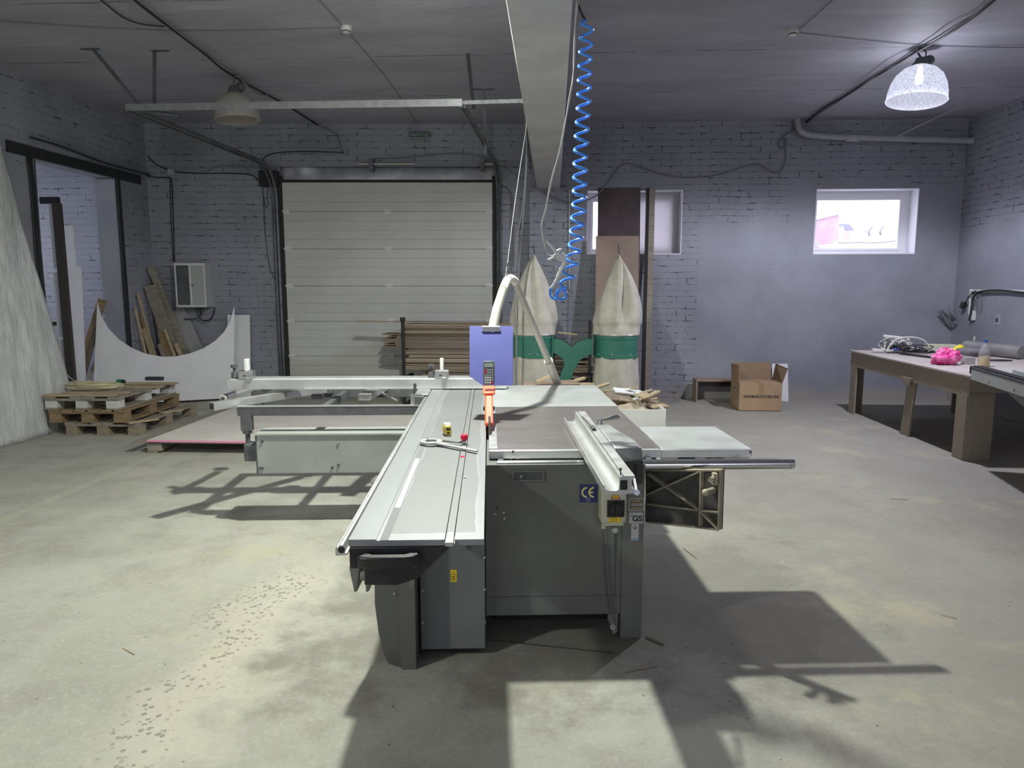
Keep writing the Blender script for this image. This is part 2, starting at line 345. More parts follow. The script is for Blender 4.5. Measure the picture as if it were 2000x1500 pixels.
M_mach = mat('edge_bander_grey', (.46, .475, .455), .45, c2=(.43, .445, .425), scale=2)
M_snow = mat('snow', (.75, .75, .78), .8)
M_redb = mat('red_brick_building', (.60, .40, .43), .9, c2=(.50, .32, .36), scale=1.2)
M_lilac = mat('pale_render', (.40, .41, .54), .9)
M_twig = mat('bare_twigs', (.2, .19, .22), .9)
M_galpipe = mat('whitewashed_pipe', (.40, .40, .43), .55, c2=(.33, .33, .36), scale=6)
M_signg = mat('exit_sign_green', (.045, .085, .075), .5)
M_signt = mat('exit_sign_print', (.30, .36, .33), .5)
M_kerb = mat('dark_lintel_paint', (.018, .02, .021), .6)
M_felt = mat('dusty_felt', (.27, .26, .235), .9)
def glassmat():
    t = NT('window_glass'); t.b.inputs['Transmission Weight'].default_value = 1; t.b.inputs['Roughness'].default_value = .0; t.b.inputs['IOR'].default_value = 1.0001
    g = t.node('ShaderNodeBsdfTransparent'); g.inputs[0].default_value = (.93, .93, .96, 1); gl = t.node('ShaderNodeBsdfGlossy'); gl.inputs['Roughness'].default_value = .05
    mx = t.node('ShaderNodeMixShader'); mx.inputs[0].default_value = .05; t.link(g.outputs[0], mx.inputs[1]); t.link(gl.outputs[0], mx.inputs[2]); t.link(mx.outputs[0], t.n['Material Output'].inputs['Surface']); return t.m
M_glass = glassmat()
def clearmat(name, col, k):
    t = NT(name); g = t.node('ShaderNodeBsdfTransparent'); g.inputs[0].default_value = (*col, 1); t.b.inputs['Base Color'].default_value = (*col, 1); t.b.inputs['Roughness'].default_value = .15
    mx = t.node('ShaderNodeMixShader'); mx.inputs[0].default_value = k; t.link(g.outputs[0], mx.inputs[1]); t.link(t.b.outputs[0], mx.inputs[2]); t.link(mx.outputs[0], t.n['Material Output'].inputs['Surface']); return t.m
M_bottle = clearmat('clear_bottle_plastic', (.88, .9, .93), .18)
M_liquid = clearmat('yellow_oil', (.85, .68, .25), .7)
def bellmat(name, emis, col):
    # prismatic clear-plastic reflector: passes part of the bulb's light and scatters the rest
    t = NT(name); tr = t.node('ShaderNodeBsdfTransparent'); tl = t.node('ShaderNodeBsdfTranslucent'); tl.inputs[0].default_value = (.85, .85, .85, 1)
    t.b.inputs['Base Color'].default_value = (.03, .03, .035, 1) if emis else (.42, .39, .35, 1); t.b.inputs['Roughness'].default_value = .4; t.b.inputs['Specular IOR Level'].default_value = .1 if emis else .5
    vo = t.node('ShaderNodeTexVoronoi'); t.link(t.co(), vo.inputs['Vector']); vo.inputs['Scale'].default_value = 55
    if emis:
        X, Y, Z = t.xyz(); t.set(t.b.inputs['Emission Color'], col)
        e = t.math('MULTIPLY', t.math('ADD', t.math('MULTIPLY', t.step(vo.outputs['Distance'], .1, .6), .35), .75), emis); t.link(e, t.b.inputs['Emission Strength'])
    if emis: t.link(t.mix(t.step(vo.outputs['Distance'], .1, .6), (.008, .009, .012), (.032, .034, .04)), tl.inputs[0])
    m1 = t.node('ShaderNodeMixShader'); m1.inputs[0].default_value = .5 if emis else .25; t.link(tr.outputs[0], m1.inputs[1]); t.link(tl.outputs[0], m1.inputs[2])
    m2 = t.node('ShaderNodeMixShader'); m2.inputs[0].default_value = .18 if emis else .88; t.link(m1.outputs[0], m2.inputs[1]); t.link(t.b.outputs[0], m2.inputs[2]); t.link(m2.outputs[0], t.n['Material Output'].inputs['Surface'])
    t.bump(vo.outputs['Distance'], .5, .01); return t.m
M_bell = bellmat('lit_prismatic_bell', 1.6, (.82, .86, 1.0)); M_bell0 = bellmat('unlit_prismatic_bell', 0, (1, 1, 1))

# ================================================================== THE SETTING
XR, XL, YB, HC = 5.58, -5.72, 10.3, 3.85
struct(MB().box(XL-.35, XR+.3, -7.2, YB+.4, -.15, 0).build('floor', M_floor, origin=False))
struct(MB().box(XL-.38, XR+.3, -7.2, YB+.4, HC, HC+.15).build('ceiling', M_ceil, origin=False))
WIN = [(.466, 1.797, 2.055, 2.94), (3.62, 5.0, 2.05, 2.94)]
wb = struct(MB().holes(-.34, XR, 0, HC, WIN, .36).build('wall_back', M_wbR, origin=False)); wb.location.y = YB
GX0, GX1, GZ = 1.87, 4.87, 3.06           # gate opening in LB coordinates
g0, g1 = on(551, 357, (0, 0, 0), (0, 1, 0), LB), on(963, 357, (0, 0, 0), (0, 1, 0), LB)
GX0, GX1 = g0.x-.02, g1.x+.02; GZ = 3.04; CAV = 3.27
wg = struct(MB().holes(-.01, 5.42, 0, HC, [(GX0, GX1, 0, CAV)], .36).build('wall_gate', M_wbL, origin=False)); wg.matrix_basis = LB
t_ = MB().holes(-7.0, 10.4, 0, HC, [(7.70, 9.28, 0, 3.02)], .32)   # built in (y,z) then turned
t_.bm.transform(Matrix(((0, -1, 0, XL), (1, 0, 0, 0), (0, 0, 1, 0), (0, 0, 0, 1))))
struct(t_.build('wall_left', M_wL, origin=False))
struct(MB().box(XR, XR+.25, -7.0, YB+.35, 0, HC).build('wall_right', M_wR, origin=False))
wf = struct(MB().holes(XL, XR, 0, HC, [(-4.7, -2.5, 1.8, 3.0), (2.8, 5.0, 1.8, 3.0)], .3).build('wall_front', M_plast, origin=False)); wf.location.y = -7.2
struct(MB().box(-.34, .2, YB-.14, YB, 0, 2.945).build('pillar_back', M_wbL, origin=False))
struct(MB().box(-.235, .08, -6.9, YB, 2.945, HC).build('beam', M_beam, origin=False, bevel=.006))
# annexe seen through the side opening
A = MB().box(-9.0, XL-.32, 10.15, 10.3, 0, 3.3); struct(A.build('wall_annexe_back', M_wN, origin=False))
struct(MB().box(-9.0, XL-.38, 5.8, 5.95, 0, 3.3).build('wall_annexe_front', M_plast, origin=False))
q = MB().holes(5.9, 10.2, 0, 3.3, [(7.7, 9.5, 1.1, 2.7)], .2); q.bm.transform(Matrix(((0, -1, 0, -9.0), (1, 0, 0, 0), (0, 0, 1, 0), (0, 0, 0, 1)))); struct(q.build('wall_annexe_side', M_plast, origin=False))
struct(MB().box(-9.2, XL-.35, 5.8, 10.3, -.15, 0).build('floor_annexe', M_floor, origin=False))
struct(MB().box(-9.2, XL-.38, 5.8, 10.3, 3.3, 3.45).build('ceiling_annexe', M_plast, origin=False))
# steel lintel and jamb angles of the side opening
p = PX(17, 265, XL+.02); 
struct(MB().box(XL-.02, XL+.025, 7.36, 9.78, 3.0, 3.12).build('trim_1', M_kerb, origin=False))
struct(MB().box(XL-.30, XL+.02, 7.66, 7.715, 0, 3.0).build('trim_2', M_kerb, origin=False))
struct(MB().box(XL-.02, XL+.02, 9.24, 9.30, 0, 3.0).build('trim_3', M_kerb, origin=False))
struct(MB().box(XL-.31, XL-.005, 9.265, 9.285, 0, 3.0).build('trim_4', M_plast, origin=False))
# windows
def window(n, h, panes):
    x0, x1, z0, z1 = h; y = YB+.24
    fr = MB().holes(x0, x1, z0, z1, [(x0+.07, x1-.10, z0+.06, z1-.10)], .07); fr.bm.transform(Matrix.Translation((0, y, 0)))
    f = struct(fr.build('window_%d' % n, M_frame, origin=False, bevel=.004))
    sa = MB().holes(x0+.07, x1-.10, z0+.06, z1-.10, [(x0+.10, x1-.145, z0+.09, z1-.13)], .05); sa.bm.transform(Matrix.Translation((0, y-.02, 0)))
    sa.build('sash', M_frame, f, bevel=.004)
    MB().box(x0+.09, x1-.135, y+.01, y+.018, z0+.08, z1-.12).build('pane', M_glass, f)
    MB().box(x0+.001, x1-.001, YB+.0, y, z0+.0005, z0+.012).build('sill', M_frame, f)
    for xa, xb in ((x0+.0005, x0+.01), (x1-.01, x1-.0005)): MB().box(xa, xb, YB-.002, y, z0+.012, z1-.001).build('reveal', M_frame, f)
    MB().box(x0+.01, x1-.01, YB-.002, y, z1-.010, z1-.0005).build('reveal', M_frame, f)
window(1, WIN[0], 1); window(2, WIN[1], 1)
# outside
struct(MB().box(-40, 60, YB+.5, 140, -1.2, -1.0).build('ground_outside', M_snow, origin=False))
def rad(px, Yd, dep): X_ = sum(PY(x, y, Yd).x for x, y in px)/len(px); return (X_/Yd*dep, dep, 0)
def building(pts_px, Yd, depth, mat_, label, cat='building', name='building'):
    t = thing(name, (PY(*pts_px[0], Yd).x, Yd, -1), label, cat)
    MB().poly([PY(x, y, Yd) for x, y in pts_px], rad(pts_px, Yd, depth)).build('wall', mat_, t); return t
b = building([(1560, 436), (1636, 419), (1660, 419), (1660, 700), (1560, 700)], 30, 8, M_redb, 'faded red brick building seen through the clear window')
MB().poly([PY(x, y, 29.9) for x, y in ((1560, 434), (1636, 417), (1661, 417), (1661, 420), (1636, 420), (1560, 438))], (3, 8.2, 0)).build('roof', M_lilac, b)
MB().cyl(PY(1637, 418, 31), PY(1637, 404, 31), .05, 6).build('chimney', M_lilac, b)
MB().poly([PY(x, y, 29.8) for x, y in ((1594, 471), (1603, 471), (1603, 483), (1594, 483))], (0, .05, 0)).build('window', M_lilac, b)
b = building([(1638, 437), (1649, 437), (1649, 700), (1638, 700)], 26, 3, M_lilac, 'narrow lilac grey block beside the red brick building outside'); MB().poly([PY(x, y, 25.9) for x, y in ((1638, 420), (1659, 420), (1659, 438), (1638, 438))], (1.4, 3, 0)).build('upper_storey', M_lilac, b)
b = building([(1663, 450), (1693, 450), (1693, 700), (1663, 700)], 40, 6, M_lilac, 'low pale lilac building far outside the window')
b = building([(1600, 478), (1640, 474), (1680, 473), (1710, 474), (1770, 468), (1770, 700), (1600, 700)], 20, .5, M_lilac, 'snow covered shed behind the window glass', 'shed', 'snowy_shed'); MB().poly([PY(x, y, 20) for x, y in ((1620, 474), (1660, 465), (1770, 455), (1770, 469), (1710, 475), (1680, 474), (1640, 475))], (2, 4, 0)).build('roof', M_snow, b)
for k, xp in enumerate((1698, 1720)):
    t = thing('bare_tree', Vector((PY(xp, 560, 36).x, 36, -1.0)), ('bare leafless tree outside, nearer the lilac building', 'bare leafless tree outside, closer to the window frame')[k], 'tree')
    m = MB(); base = PY(xp, 560, 36); m.tube([Vector((base.x, base.y, -1.0)), PY(xp, 455, 36)], .05, 5)
    for j in range(9): m.tube([PY(xp, 458-j, 36), PY(xp+(j-4)*2.2, 450-j, 36), PY(xp+(j-4)*2.6, 440-(j*7) % 5*1.5, 36)], .014, 4)
    m.build('branches', M_twig, t)

# ================================================================== SECTIONAL GATE
dg = MB(LB)
gate = thing('sectional_gate', LB @ Vector(((GX0+GX1)/2, -.02, 0)), 'large pale grey sectional gate with horizontal ribbed panels', 'gate', rz=atan2(.33, 5.6))
rows = [on(750, y, (0, 0, 0), (0, 1, 0), LB).z for y in (357, 413.7, 486.5, 558.5, 627, 694.5)]+[.19, 0.005]
def gate_panel(z1, z0):
    m = MB(LB); pr = [(-.045, z0+.002)]; n = max(2, round((z1-z0)/.13)); h = (z1-z0)/n
    for i in range(n): pr += [(-.045, z0+i*h+.006), (-.045, z0+(i+1)*h-.006)]+([(-.039, z0+(i+1)*h-.003), (-.039, z0+(i+1)*h+.003)] if i < n-1 else [])
    pr += [(-.045, z1-.003), (0, z1-.003), (0, z0+.002)]; pr = [p for i, p in enumerate(pr) if i == 0 or p != pr[i-1]]
    m.poly([(GX0+.03, y, z) for y, z in pr], (GX1-GX0-.06, 0, 0)); return m.build('panel', M_gate, gate, ang=20)
for a, b_ in zip(rows, rows[1:]): gate_panel(a, b_)
def hinge(x, z, w_=.09):
    m = MB(LB); m.box(x-w_/2, x+w_/2, -.058, -.045, z-.03, z+.03); m.cyl((x-w_*.6, -.062, z), (x+w_*.6, -.062, z), .012, 8); return m
for z in rows[1:6]:
    for x in (GX0+.08, (GX0+GX1)/2, GX1-.08): hinge(x, z).build('hinge', M_white2, gate)
MB(LB).box(GX0+.002, GX1-.002, .0005, .04, 0.001, rows[0]+.02).build('added_backing_sheet', M_dkmet, gate)  # dark sheet added behind the panels to stop light leaking through the joints
for xa, xb_ in ((GX0-.03, GX0+.032), (GX1-.032, GX1+.03)): MB(LB).box(xa, xb_, -.05, -.0005, 0.001, rows[0]+.09).build('added_side_strip', M_blackrub, gate)  # dark strips added over the side gaps where outside light leaked past the gate
MB(LB).box(GX0+.03, GX1-.03, -.06, -.02, rows[0], rows[0]+.035).build('top_seal', M_blackrub, gate)
MB(LB).tube([(GX0+2.15, -.06, .62), (GX0+2.15, -.10, .62), (GX0+2.40, -.10, .62), (GX0+2.40, -.06, .62)], .014, 8).build('handle', M_blackrub, gate)
# lintel cavity with foil insulation
fo = MB(LB)
def foilf(u, v):
    x = GX0+(GX1-GX0)*u; z = rows[0]+.03+(CAV-rows[0]-.03)*v; return (x, -.01+.05*v+.05*noise.noise(Vector((x*2.3, z*4, 1)))-.06*math.exp(-((u-.12)/.05)**2), z)
fo.grid(foilf, 60, 10)
tag(fo.build('foil_insulation', M_foil, solid=.004), 'crumpled silvery foil insulation sheet above the sectional gate', 'insulation')
# tracks, crossbar
L = LB.to_3x3()
def track(side, xw, label):
    x = (GX0-.05) if side < 0 else (GX1+.05)
    base = LB @ Vector((x, -.05, 0)); t = thing('gate_track', base, label, 'gate track')
    far = LB @ Vector((x, -.06, 0)); zt = 3.27; ax = 6.85
    col = [(far.x, far.y, 0), (far.x, far.y, 2.75)]; arc = []
    for k in range(0, 9):
        a = pi/2*k/8; arc.append((far.x+(xw-far.x)*(1-cos(a))*.3, far.y-.42*(1-cos(a)), 2.8+(zt-2.8)*sin(a)))
    MB().tube(col+arc+[(xw, ax, zt)], .024, 8).build('running_rail', M_steeld, t)
    MB().tube([(p[0]+.04*side, p[1]-.035, p[2]-.02) for p in col+arc+[(xw, ax, zt)]], .014, 6).build('outer_rail', M_steeld, t)
    return t, far
tl, fl = track(-1, PY(262, 212, 6.85).x, 'dark steel gate track curving overhead, on the electrical cabinet side')
tr_, fr_ = track(1, PY(900, 212, 6.85).x, 'steel gate track curving overhead beside the white beam')
m = MB(); a, b_ = PY(247, 208, 6.85), PY(903, 207, 6.85); zb = 3.29
m.poly([(a.x, 6.83, zb-.03), (b_.x, 6.83, zb-.03), (b_.x, 6.83, zb+.03), (a.x, 6.83, zb+.03)], (0, .006, 0)); m.poly([(a.x, 6.83, zb+.03), (b_.x, 6.83, zb+.03), (b_.x, 6.88, zb+.03), (a.x, 6.88, zb+.03)], (0, 0, .005))
cbar = thing('track_crossbar', (a.x+1.5, 6.85, zb), 'pale angle-iron bar hung under the ceiling across the gate tracks', 'steel bar')
m.build('angle_bar', M_sil, cbar)
m = MB(); e = PY(1027, 205, 6.85); m.bar((b_.x, 6.87, zb+.01), (e.x, 6.87, zb+.02), .004, .035)
for k in range(9): x = b_.x+.07+k*.06; m.box(x-.006, x+.016, 6.862, 6.866, zb-.004, zb+.03)
m.build('perforated_strap', M_steelg, cbar)
def hanger(p, q, foot, nm='hanger_strap', mt=M_steeld, wd=.035):
    m = MB(); m.bar(p, q, .004, wd, (1, 0, 0)); m.bar((q[0]-foot[0], q[1], HC-.004), (q[0]+foot[1], q[1], HC-.004), .04, .006); m.build(nm, mt, cbar)
h1, h2 = PZ(182, 97, HC-.01), PZ(302, 101, HC-.01)
hanger((h1.x+.02, 6.9, zb-.08) if 0 else PY(278, 212, 6.88), (h1.x, h1.y, HC-.005), (.12, .06)); hanger(PY(301, 210, 6.9), (h2.x, h2.y, HC-.005), (.03, .14))
hanger(PY(925, 212, 6.9), (PZ(915, 108, HC).x, 7.25, HC-.005), (.02, .02)); hanger(PY(948, 300, 8.5), (PZ(948, 182, HC).x, 8.5, HC-.005), (.12, .12))
hanger(PY(431, 298, 9.6), (PY(431, 232, 9.6).x, 9.6, HC-.005), (.0, .02)) if 0 else None
m = MB(); m.tube([PY(255, 214, 6.9), PY(350, 226, 6.9)], .018, 6); m.build('stop_bar', M_steeld, cbar)
# torsion spring shaft
t = thing('torsion_shaft', LB @ Vector(((GX0+GX1)/2, -.1, 3.3)), 'thin steel torsion shaft on brackets above the gate', 'shaft')
for xa, xb in ((700, 812), (940, 985)):
    pa, pb = on(xa, 320, (0, -.09, 0), (0, 1, 0), LB), on(xb, 320, (0, -.09, 0), (0, 1, 0), LB); MB(LB).cyl(pa, pb, .014, 8).build('shaft', M_sil, t)
for xc in (725, 942):
    pa = on(xc, 320, (0, -.09, 0), (0, 1, 0), LB); MB(LB).box(pa.x-.03, pa.x+.03, -.12, -.001, pa.z-.09, pa.z+.07).build('bracket', M_steeld, t)
pa = on(520, 345, (0, -.09, 0), (0, 1, 0), LB); t = MB(LB).box(pa.x-.1, pa.x+.16, -.12, -.001, pa.z-.13, pa.z+.08).build('gate_spring_drum', M_blackrub, bevel=.01); tag(t, 'black drum housing at the top corner of the gate', 'drum')
# exit sign
sg = thing('exit_sign', LB @ on(820, 271, (0, -.03, 0), (0, 1, 0), LB), 'small dark green exit sign on the brick above the gate', 'sign', rz=atan2(.33, 5.6))
s0, s1 = on(799, 257, (0, -.03, 0), (0, 1, 0), LB), on(840, 271, (0, -.03, 0), (0, 1, 0), LB)
MB(LB).box(s0.x, s1.x, -.03, -.001, s1.z, s0.z).build('sign_panel', M_signg, sg, bevel=.003)
MB(LB).box(s0.x, s1.x, -.036, -.03, s1.z, s1.z+.014).build('lower_edge', M_signt, sg)
text('ВЫХОД', .07, LB @ Matrix.Translation(((s0.x+s1.x)/2, -.032, (s0.z+s1.z)/2+.005)) @ Matrix.Rotation(pi/2, 4, 'X'), M_signt, sg)
# ================================================================== SLIDING TABLE SAW (own axes: SF)
def S_(v): return SF @ Vector(v)
SA = radians(5.15)
ZT = .86
saw = thing('sliding_table_saw', S_((.3, 3.6, 0)), 'large grey sliding table saw with aluminium carriage and right-hand steel extension'.replace('right-hand ', ''), 'table saw', rz=SA)
def part(m, name, mt, par=None, **k): return m.build(name, mt, par or saw, **k)
def sy(px, py, Y): return PY(px, py, Y, SF)
def sz(px, py, z=ZT): return PZ(px, py, z, SF)
def fy(px, py, Y, Z=None): p = sy(px, py, Y); return (p.x, Y, p.z)
# --- cabinet
XC1 = .692
m = MB(SF).box(-.02, XC1, 3.06, 4.25, .115, .82); cab = part(m, 'cabinet', M_grey, bevel=.003)
m = MB(SF).box(.594, XC1, 3.052, 3.12, .0, .82); part(m, 'corner_leg', M_grey, cab, bevel=.003)
m = MB(SF).box(.594, XC1, 4.15, 4.25, .0, .12); part(m, 'corner_leg', M_grey, cab)
m = MB(SF).box(.02, .57, 3.25, 4.2, .0, .115); part(m, 'plinth', M_blackrub, cab)
m = MB(SF).box(.566, .570, 3.058, 3.062, .20, .60); part(m, 'seam', M_dkmet, cab)
m = MB(SF).box(-.02, .594, 3.0585, 3.0605, .205, .2075); part(m, 'fold_line', M_dkmet, cab)
# recessed pull
hx0, hz1 = fy(1000, 919, 3.06)[0], fy(1000, 919, 3.06)[2]; hx1, hz0 = fy(1063, 939, 3.06)[0], fy(1063, 939, 3.06)[2]
m = MB(SF).holes(hx0, hx1, hz0, hz1, [(hx0+.008, hx1-.008, hz0+.006, hz1-.006)], .006); m.bm.transform(Matrix.Translation((0, 3.053, 0))); hp = part(m, 'recessed_pull', M_greyp, cab)
m = MB(SF).box(hx0+.008, hx1-.008, 3.056, 3.059, hz0+.006, hz1-.006); part(m, 'recess', M_dkmet, hp)
p = fy(1018, 930, 3.05); m = MB(SF).cyl((p[0], 3.058, p[2]), (p[0], 3.045, p[2]), .006, 8); part(m, 'latch', M_sil, hp)
for x, y in ((966, 1003), (984, 1000), (985, 1012), (971, 993)):
    p = fy(x, y, 3.06); m = MB(SF).cyl((p[0], 3.061, p[2]), (p[0], 3.053, p[2]), .005, 8); part(m, 'bolt', M_sil if x != 971 else M_dkmet, cab)
# --- iron top, extensions
m = MB(SF).box(-.003, .775, 3.18, 4.365, .822, ZT); m.box(.775, .79, 3.18, 4.365, .822, ZT); top = part(m, 'iron_top', M_iron, bevel=.002)
m = MB(SF).box(-.003, .775, 3.2, 4.35, .76, .822); part(m, 'top_rim', M_dkmet, top)
m = MB(SF).box(-.08, .805, 4.368, 5.33, .835, ZT-.0005); part(m, 'rear_extension', M_sheet, bevel=.002)
m = MB(SF).box(-.06, .78, 4.40, 5.30, .75, .835); part(m, 'rear_extension_frame', M_grey)
for x in (.05, .72): m = MB(SF).box(x-.02, x+.02, 5.22, 5.26, 0, .75); part(m, 'rear_leg', M_grey)
m = MB(SF).box(.793, 1.205, 3.175, 3.69, .842, ZT+.001); ex = part(m, 'side_extension', M_sheet, bevel=.002)
m = MB(SF).box(.793, 1.203, 3.178, 3.19, .795, .842); m.box(.793, 1.203, 3.67, 3.685, .79, .842); m.box(1.19, 1.203, 3.19, 3.67, .79, .842); part(m, 'side_extension_frame', M_alu2, ex)
for a, b_ in ((.87, .95), (1.0, 1.035), (1.04, 1.085)): m = MB(SF).box(a, b_, 3.1765, 3.178, .812-(.006 if a < .9 else 0), .824 if a < .9 else .816); part(m, 'slot', M_blackrub, ex)
for x, y in ((1468, 883), (1004, 882)):
    p = fy(x-2, y, 3.15); m = MB(SF).cyl((p[0], 3.152, p[2]), (p[0], 3.146, p[2]), .006, 10); part(m, 'bolt', M_dkmet, ex)
m = MB(SF).box(-.003, .785, 3.152, 3.178, .824, ZT+.001); m.box(.785, 1.205, 3.152, 3.175, .824, ZT); part(m, 'front_strip', M_alu2, bevel=.0015)
for x, r in ((1004, .014), (1443, .014), (1262, .012)):
    p = fy(x, 896, 3.15); m = MB(SF).lathe([(r, 0), (r+.004, 0), (r+.004, .004), (r, .004)], (p[0], 3.152, p[2]), 16, Matrix.Rotation(pi/2, 3, 'X')); part(m, 'rail_socket', M_sil)
# --- round fence rail
r0, r1 = fy(970, 907, 3.09), fy(1550, 906, 3.09)
m = MB(SF).lathe([(.0, 0), (.0215, 0), (.0245, .003), (.0245, r1[0]-r0[0]-.003), (.0215, r1[0]-r0[0]), (0, r1[0]-r0[0])], (r0[0], 3.092, .807), 28, Matrix.Rotation(pi/2, 3, 'Y')); rail = part(m, 'fence_rail', M_chrome)
# groove ring near the end
m = MB(SF).lathe([(.0246, 0), (.0252, .001), (.0246, .002)], (r1[0]-.02, 3.092, .807), 28, Matrix.Rotation(pi/2, 3, 'Y')); part(m, 'end_ring', M_dkmet, rail)
for x in (.05, .72): m = MB(SF).box(x-.012, x+.012, 3.10, 3.152, .785, .83); part(m, 'rail_bracket', M_dkmet, rail)
# --- rip fence: extrusion + cast body
rf = thing('rip_fence', S_((.5, 3.1, ZT)), 'aluminium rip fence with grey cast body clamped across the iron top', 'rip fence', rz=SA)
YF0, YF1 = 2.45, 3.78
prof = [(.405, .868), (.405, .898), (.409, .898), (.413, .882), (.430, .876), (.452, .876), (.461, .882), (.464, .928), (.477, .928), (.479, .922), (.479, .931), (.518, .931), (.518, .922), (.508, .918), (.508, .886), (.518, .882), (.518, .866), (.430, .863)]
m = MB(SF).poly([(x, YF0, z) for x, z in prof], (0, YF1-YF0, 0)); fe = part(m, 'fence_extrusion', M_alu2, rf, ang=25)
m = MB(SF).box(.466, .492, YF0-.004, YF0+.002, .880, .916); part(m, 'end_plug', M_blackrub, rf, bevel=.003)
m = MB(SF).box(.4785, .4795, YF0+.01, YF1-.01, .931, .9316); part(m, 'groove', M_blackrub, fe)
m = MB(SF).tube([(.470, 2.47, .928), (.470, 2.47, .950)], .002, 6).ball((.470, 2.47, .951), .005, 8); part(m, 'thumb_pin', M_blackrub, rf)
m = MB(SF).tube([(.480, 3.60, .934), (.484, 3.48, .938), (.489, 3.33, .938)], .003, 6); m.box(.481, .499, 3.25, 3.33, .932, .944); part(m, 'clamp_blade', M_dkmet, rf)
cb = MB(SF)
cb.poly([(.545, 2.85, .815), (.632, 2.85, .815), (.632, 3.02, .815), (.545, 3.30, .815)], (0, 0, .045))
cb = MB(SF).poly([(.520, 2.875, .862), (.634, 2.875, .862), (.636, 3.02, .862), (.585, 3.38, .862), (.520, 3.38, .862)], (0, 0, .074)); body = part(cb, 'cast_body', M_cast, rf, bevel=.007)
m = MB(SF).poly([(.520, 2.84, .895), (.634, 2.84, .895), (.634, 2.875, .9355), (.520, 2.875, .9355)], (0, .001, 0)); m = MB(SF).poly([(.520, 2.845, .890), (.520, 2.875, .890), (.520, 2.875, .9355)], (.114, 0, 0)); part(m, 'cast_bevel', M_cast, rf, bevel=.002)
m = MB(SF).box(.50, .634, 2.835, 2.873, .790, .890); part(m, 'cast_front', M_castdk, rf, bevel=.006)
m = MB(SF).box(.596, .606, 2.830, 2.836, .82, .875); part(m, 'rod_slot', M_blackrub, rf)
m = MB(SF).box(.470, .632, 2.862, 3.06, .834, .866); part(m, 'saddle', M_castdk, rf)
p0 = sy(1236, 925, 2.80); p1 = sy(1243, 962, 2.66)
m = MB(SF).tube([p0, p1], .0065, 12); m.lathe([(.0, 0), (.012, 0), (.012, .006), (0, .006)], p1, 14, Matrix.Rotation(radians(70), 3, 'X')); part(m, 'clamping_rod', M_chrome, rf)
hb = sz(1171, 830, .93)
m = MB(SF).lathe([(.017, 0), (.012, .014), (.012, .032), (0, .034)], (hb.x, hb.y, .928), 16); hub = part(m, 'lever_hub', M_sil, rf)
m = MB(SF).tube([(hb.x+.008, hb.y, .955), (hb.x+.035, hb.y+.01, .957), (hb.x+.065, hb.y+.03, .962), (hb.x+.095, hb.y+.035, .964), (hb.x+.105, hb.y+.034, .962)], [.005, .008, .013, .014, .009], 12, 0); part(m, 'lever_grip', M_sil, rf)
# --- sliding carriage
CX0, CX1, CY0, CY1 = -.416, -.018, 2.02, 5.36
def carmat():
    t = NT('carriage_aluminium'); X, Y, Z = t.xyz()
    n = t.noise(7, 6, .65, stretch=(9, .5, 1)); wo = t.math('MULTIPLY', t.math('SUBTRACT', t.noise(2.5, 4), .5), .05)
    r = t.rect(t.math('ADD', X, wo), t.math('ADD', Y, wo), -.300, -.045, 2.075, 5.2, .006)
    edge = t.math('SUBTRACT', t.rect(t.math('ADD', X, wo), t.math('ADD', Y, wo), -.302, -.043, 2.072, 5.2, .003), t.rect(t.math('ADD', X, wo), t.math('ADD', Y, wo), -.300, -.045, 2.075, 5.2, .004))
    c = t.mix(r, (.30, .31, .325), (.205, .21, .215)); c = t.mix(t.math('MULTIPLY', n, .5), c, (.27, .275, .28)); c = t.mix(t.math('MULTIPLY', edge, .6), c, (.50, .51, .53))
    t.link(c, t.b.inputs['Base Color']); t.b.inputs['Metallic'].default_value = .4
    t.link(t.math('ADD', .40, t.math('ADD', t.math('MULTIPLY', n, .16), t.math('MULTIPLY', r, .08))), t.b.inputs['Roughness'])
    t.bump(t.noise(9, 5, .7, stretch=(10, .8, 1)), .06, .003); return t.m
M_car = carmat()
# the material is measured in saw axes, so carriage pieces keep their origin there
def keep(m, name, mt, par, **k):
    o = m.build(name, mt, par, **k); M = par_inv = WM(par).inverted() @ SF; o.data.transform(M.inverted()); o.matrix_basis = M; return o
m = MB(SF)
cp = [(CX0, .842), (CX0, ZT+.003), (-.335, ZT+.003), (-.335, ZT), (-.325, ZT-.002), (-.325, ZT), (-.134, ZT), (-.134, ZT-.012), (-.130, ZT-.012), (-.130, ZT+.002), (-.108, ZT+.002), (-.108, ZT-.012), (-.104, ZT-.012), (-.104, ZT), (CX1, ZT), (CX1, .842)]
m.poly([(x, CY0, z) for x, z in cp], (0, CY1-CY0, 0)); car = keep(m, 'sliding_carriage', M_car, saw, ang=15)
m = MB(SF).box(-.130, -.108, CY0-.03, CY0+.02, ZT-.010, ZT+.0025); part(m, 'slot_end', M_alu2, car)
m = MB(SF).box(-.325, -.300, CY0+.001, CY1, ZT, ZT+.0006); part(m, 'scale_strip', mat('scale_strip_grey', (.20, .205, .21), .55), car)
ru = MB(SF).box(-.322, -.303, 2.33, 3.02, ZT+.0006, ZT+.0012); rul = part(ru, 'paper_scale', M_white, car)
for k in range(46): m = MB(SF) if k == 0 else m; m.box(-.322, -.313-(.0 if k % 5 else -.004), 2.335+k*.015, 2.3365+k*.015, ZT+.0012, ZT+.0014)
part(m, 'graduation', M_ink, rul)
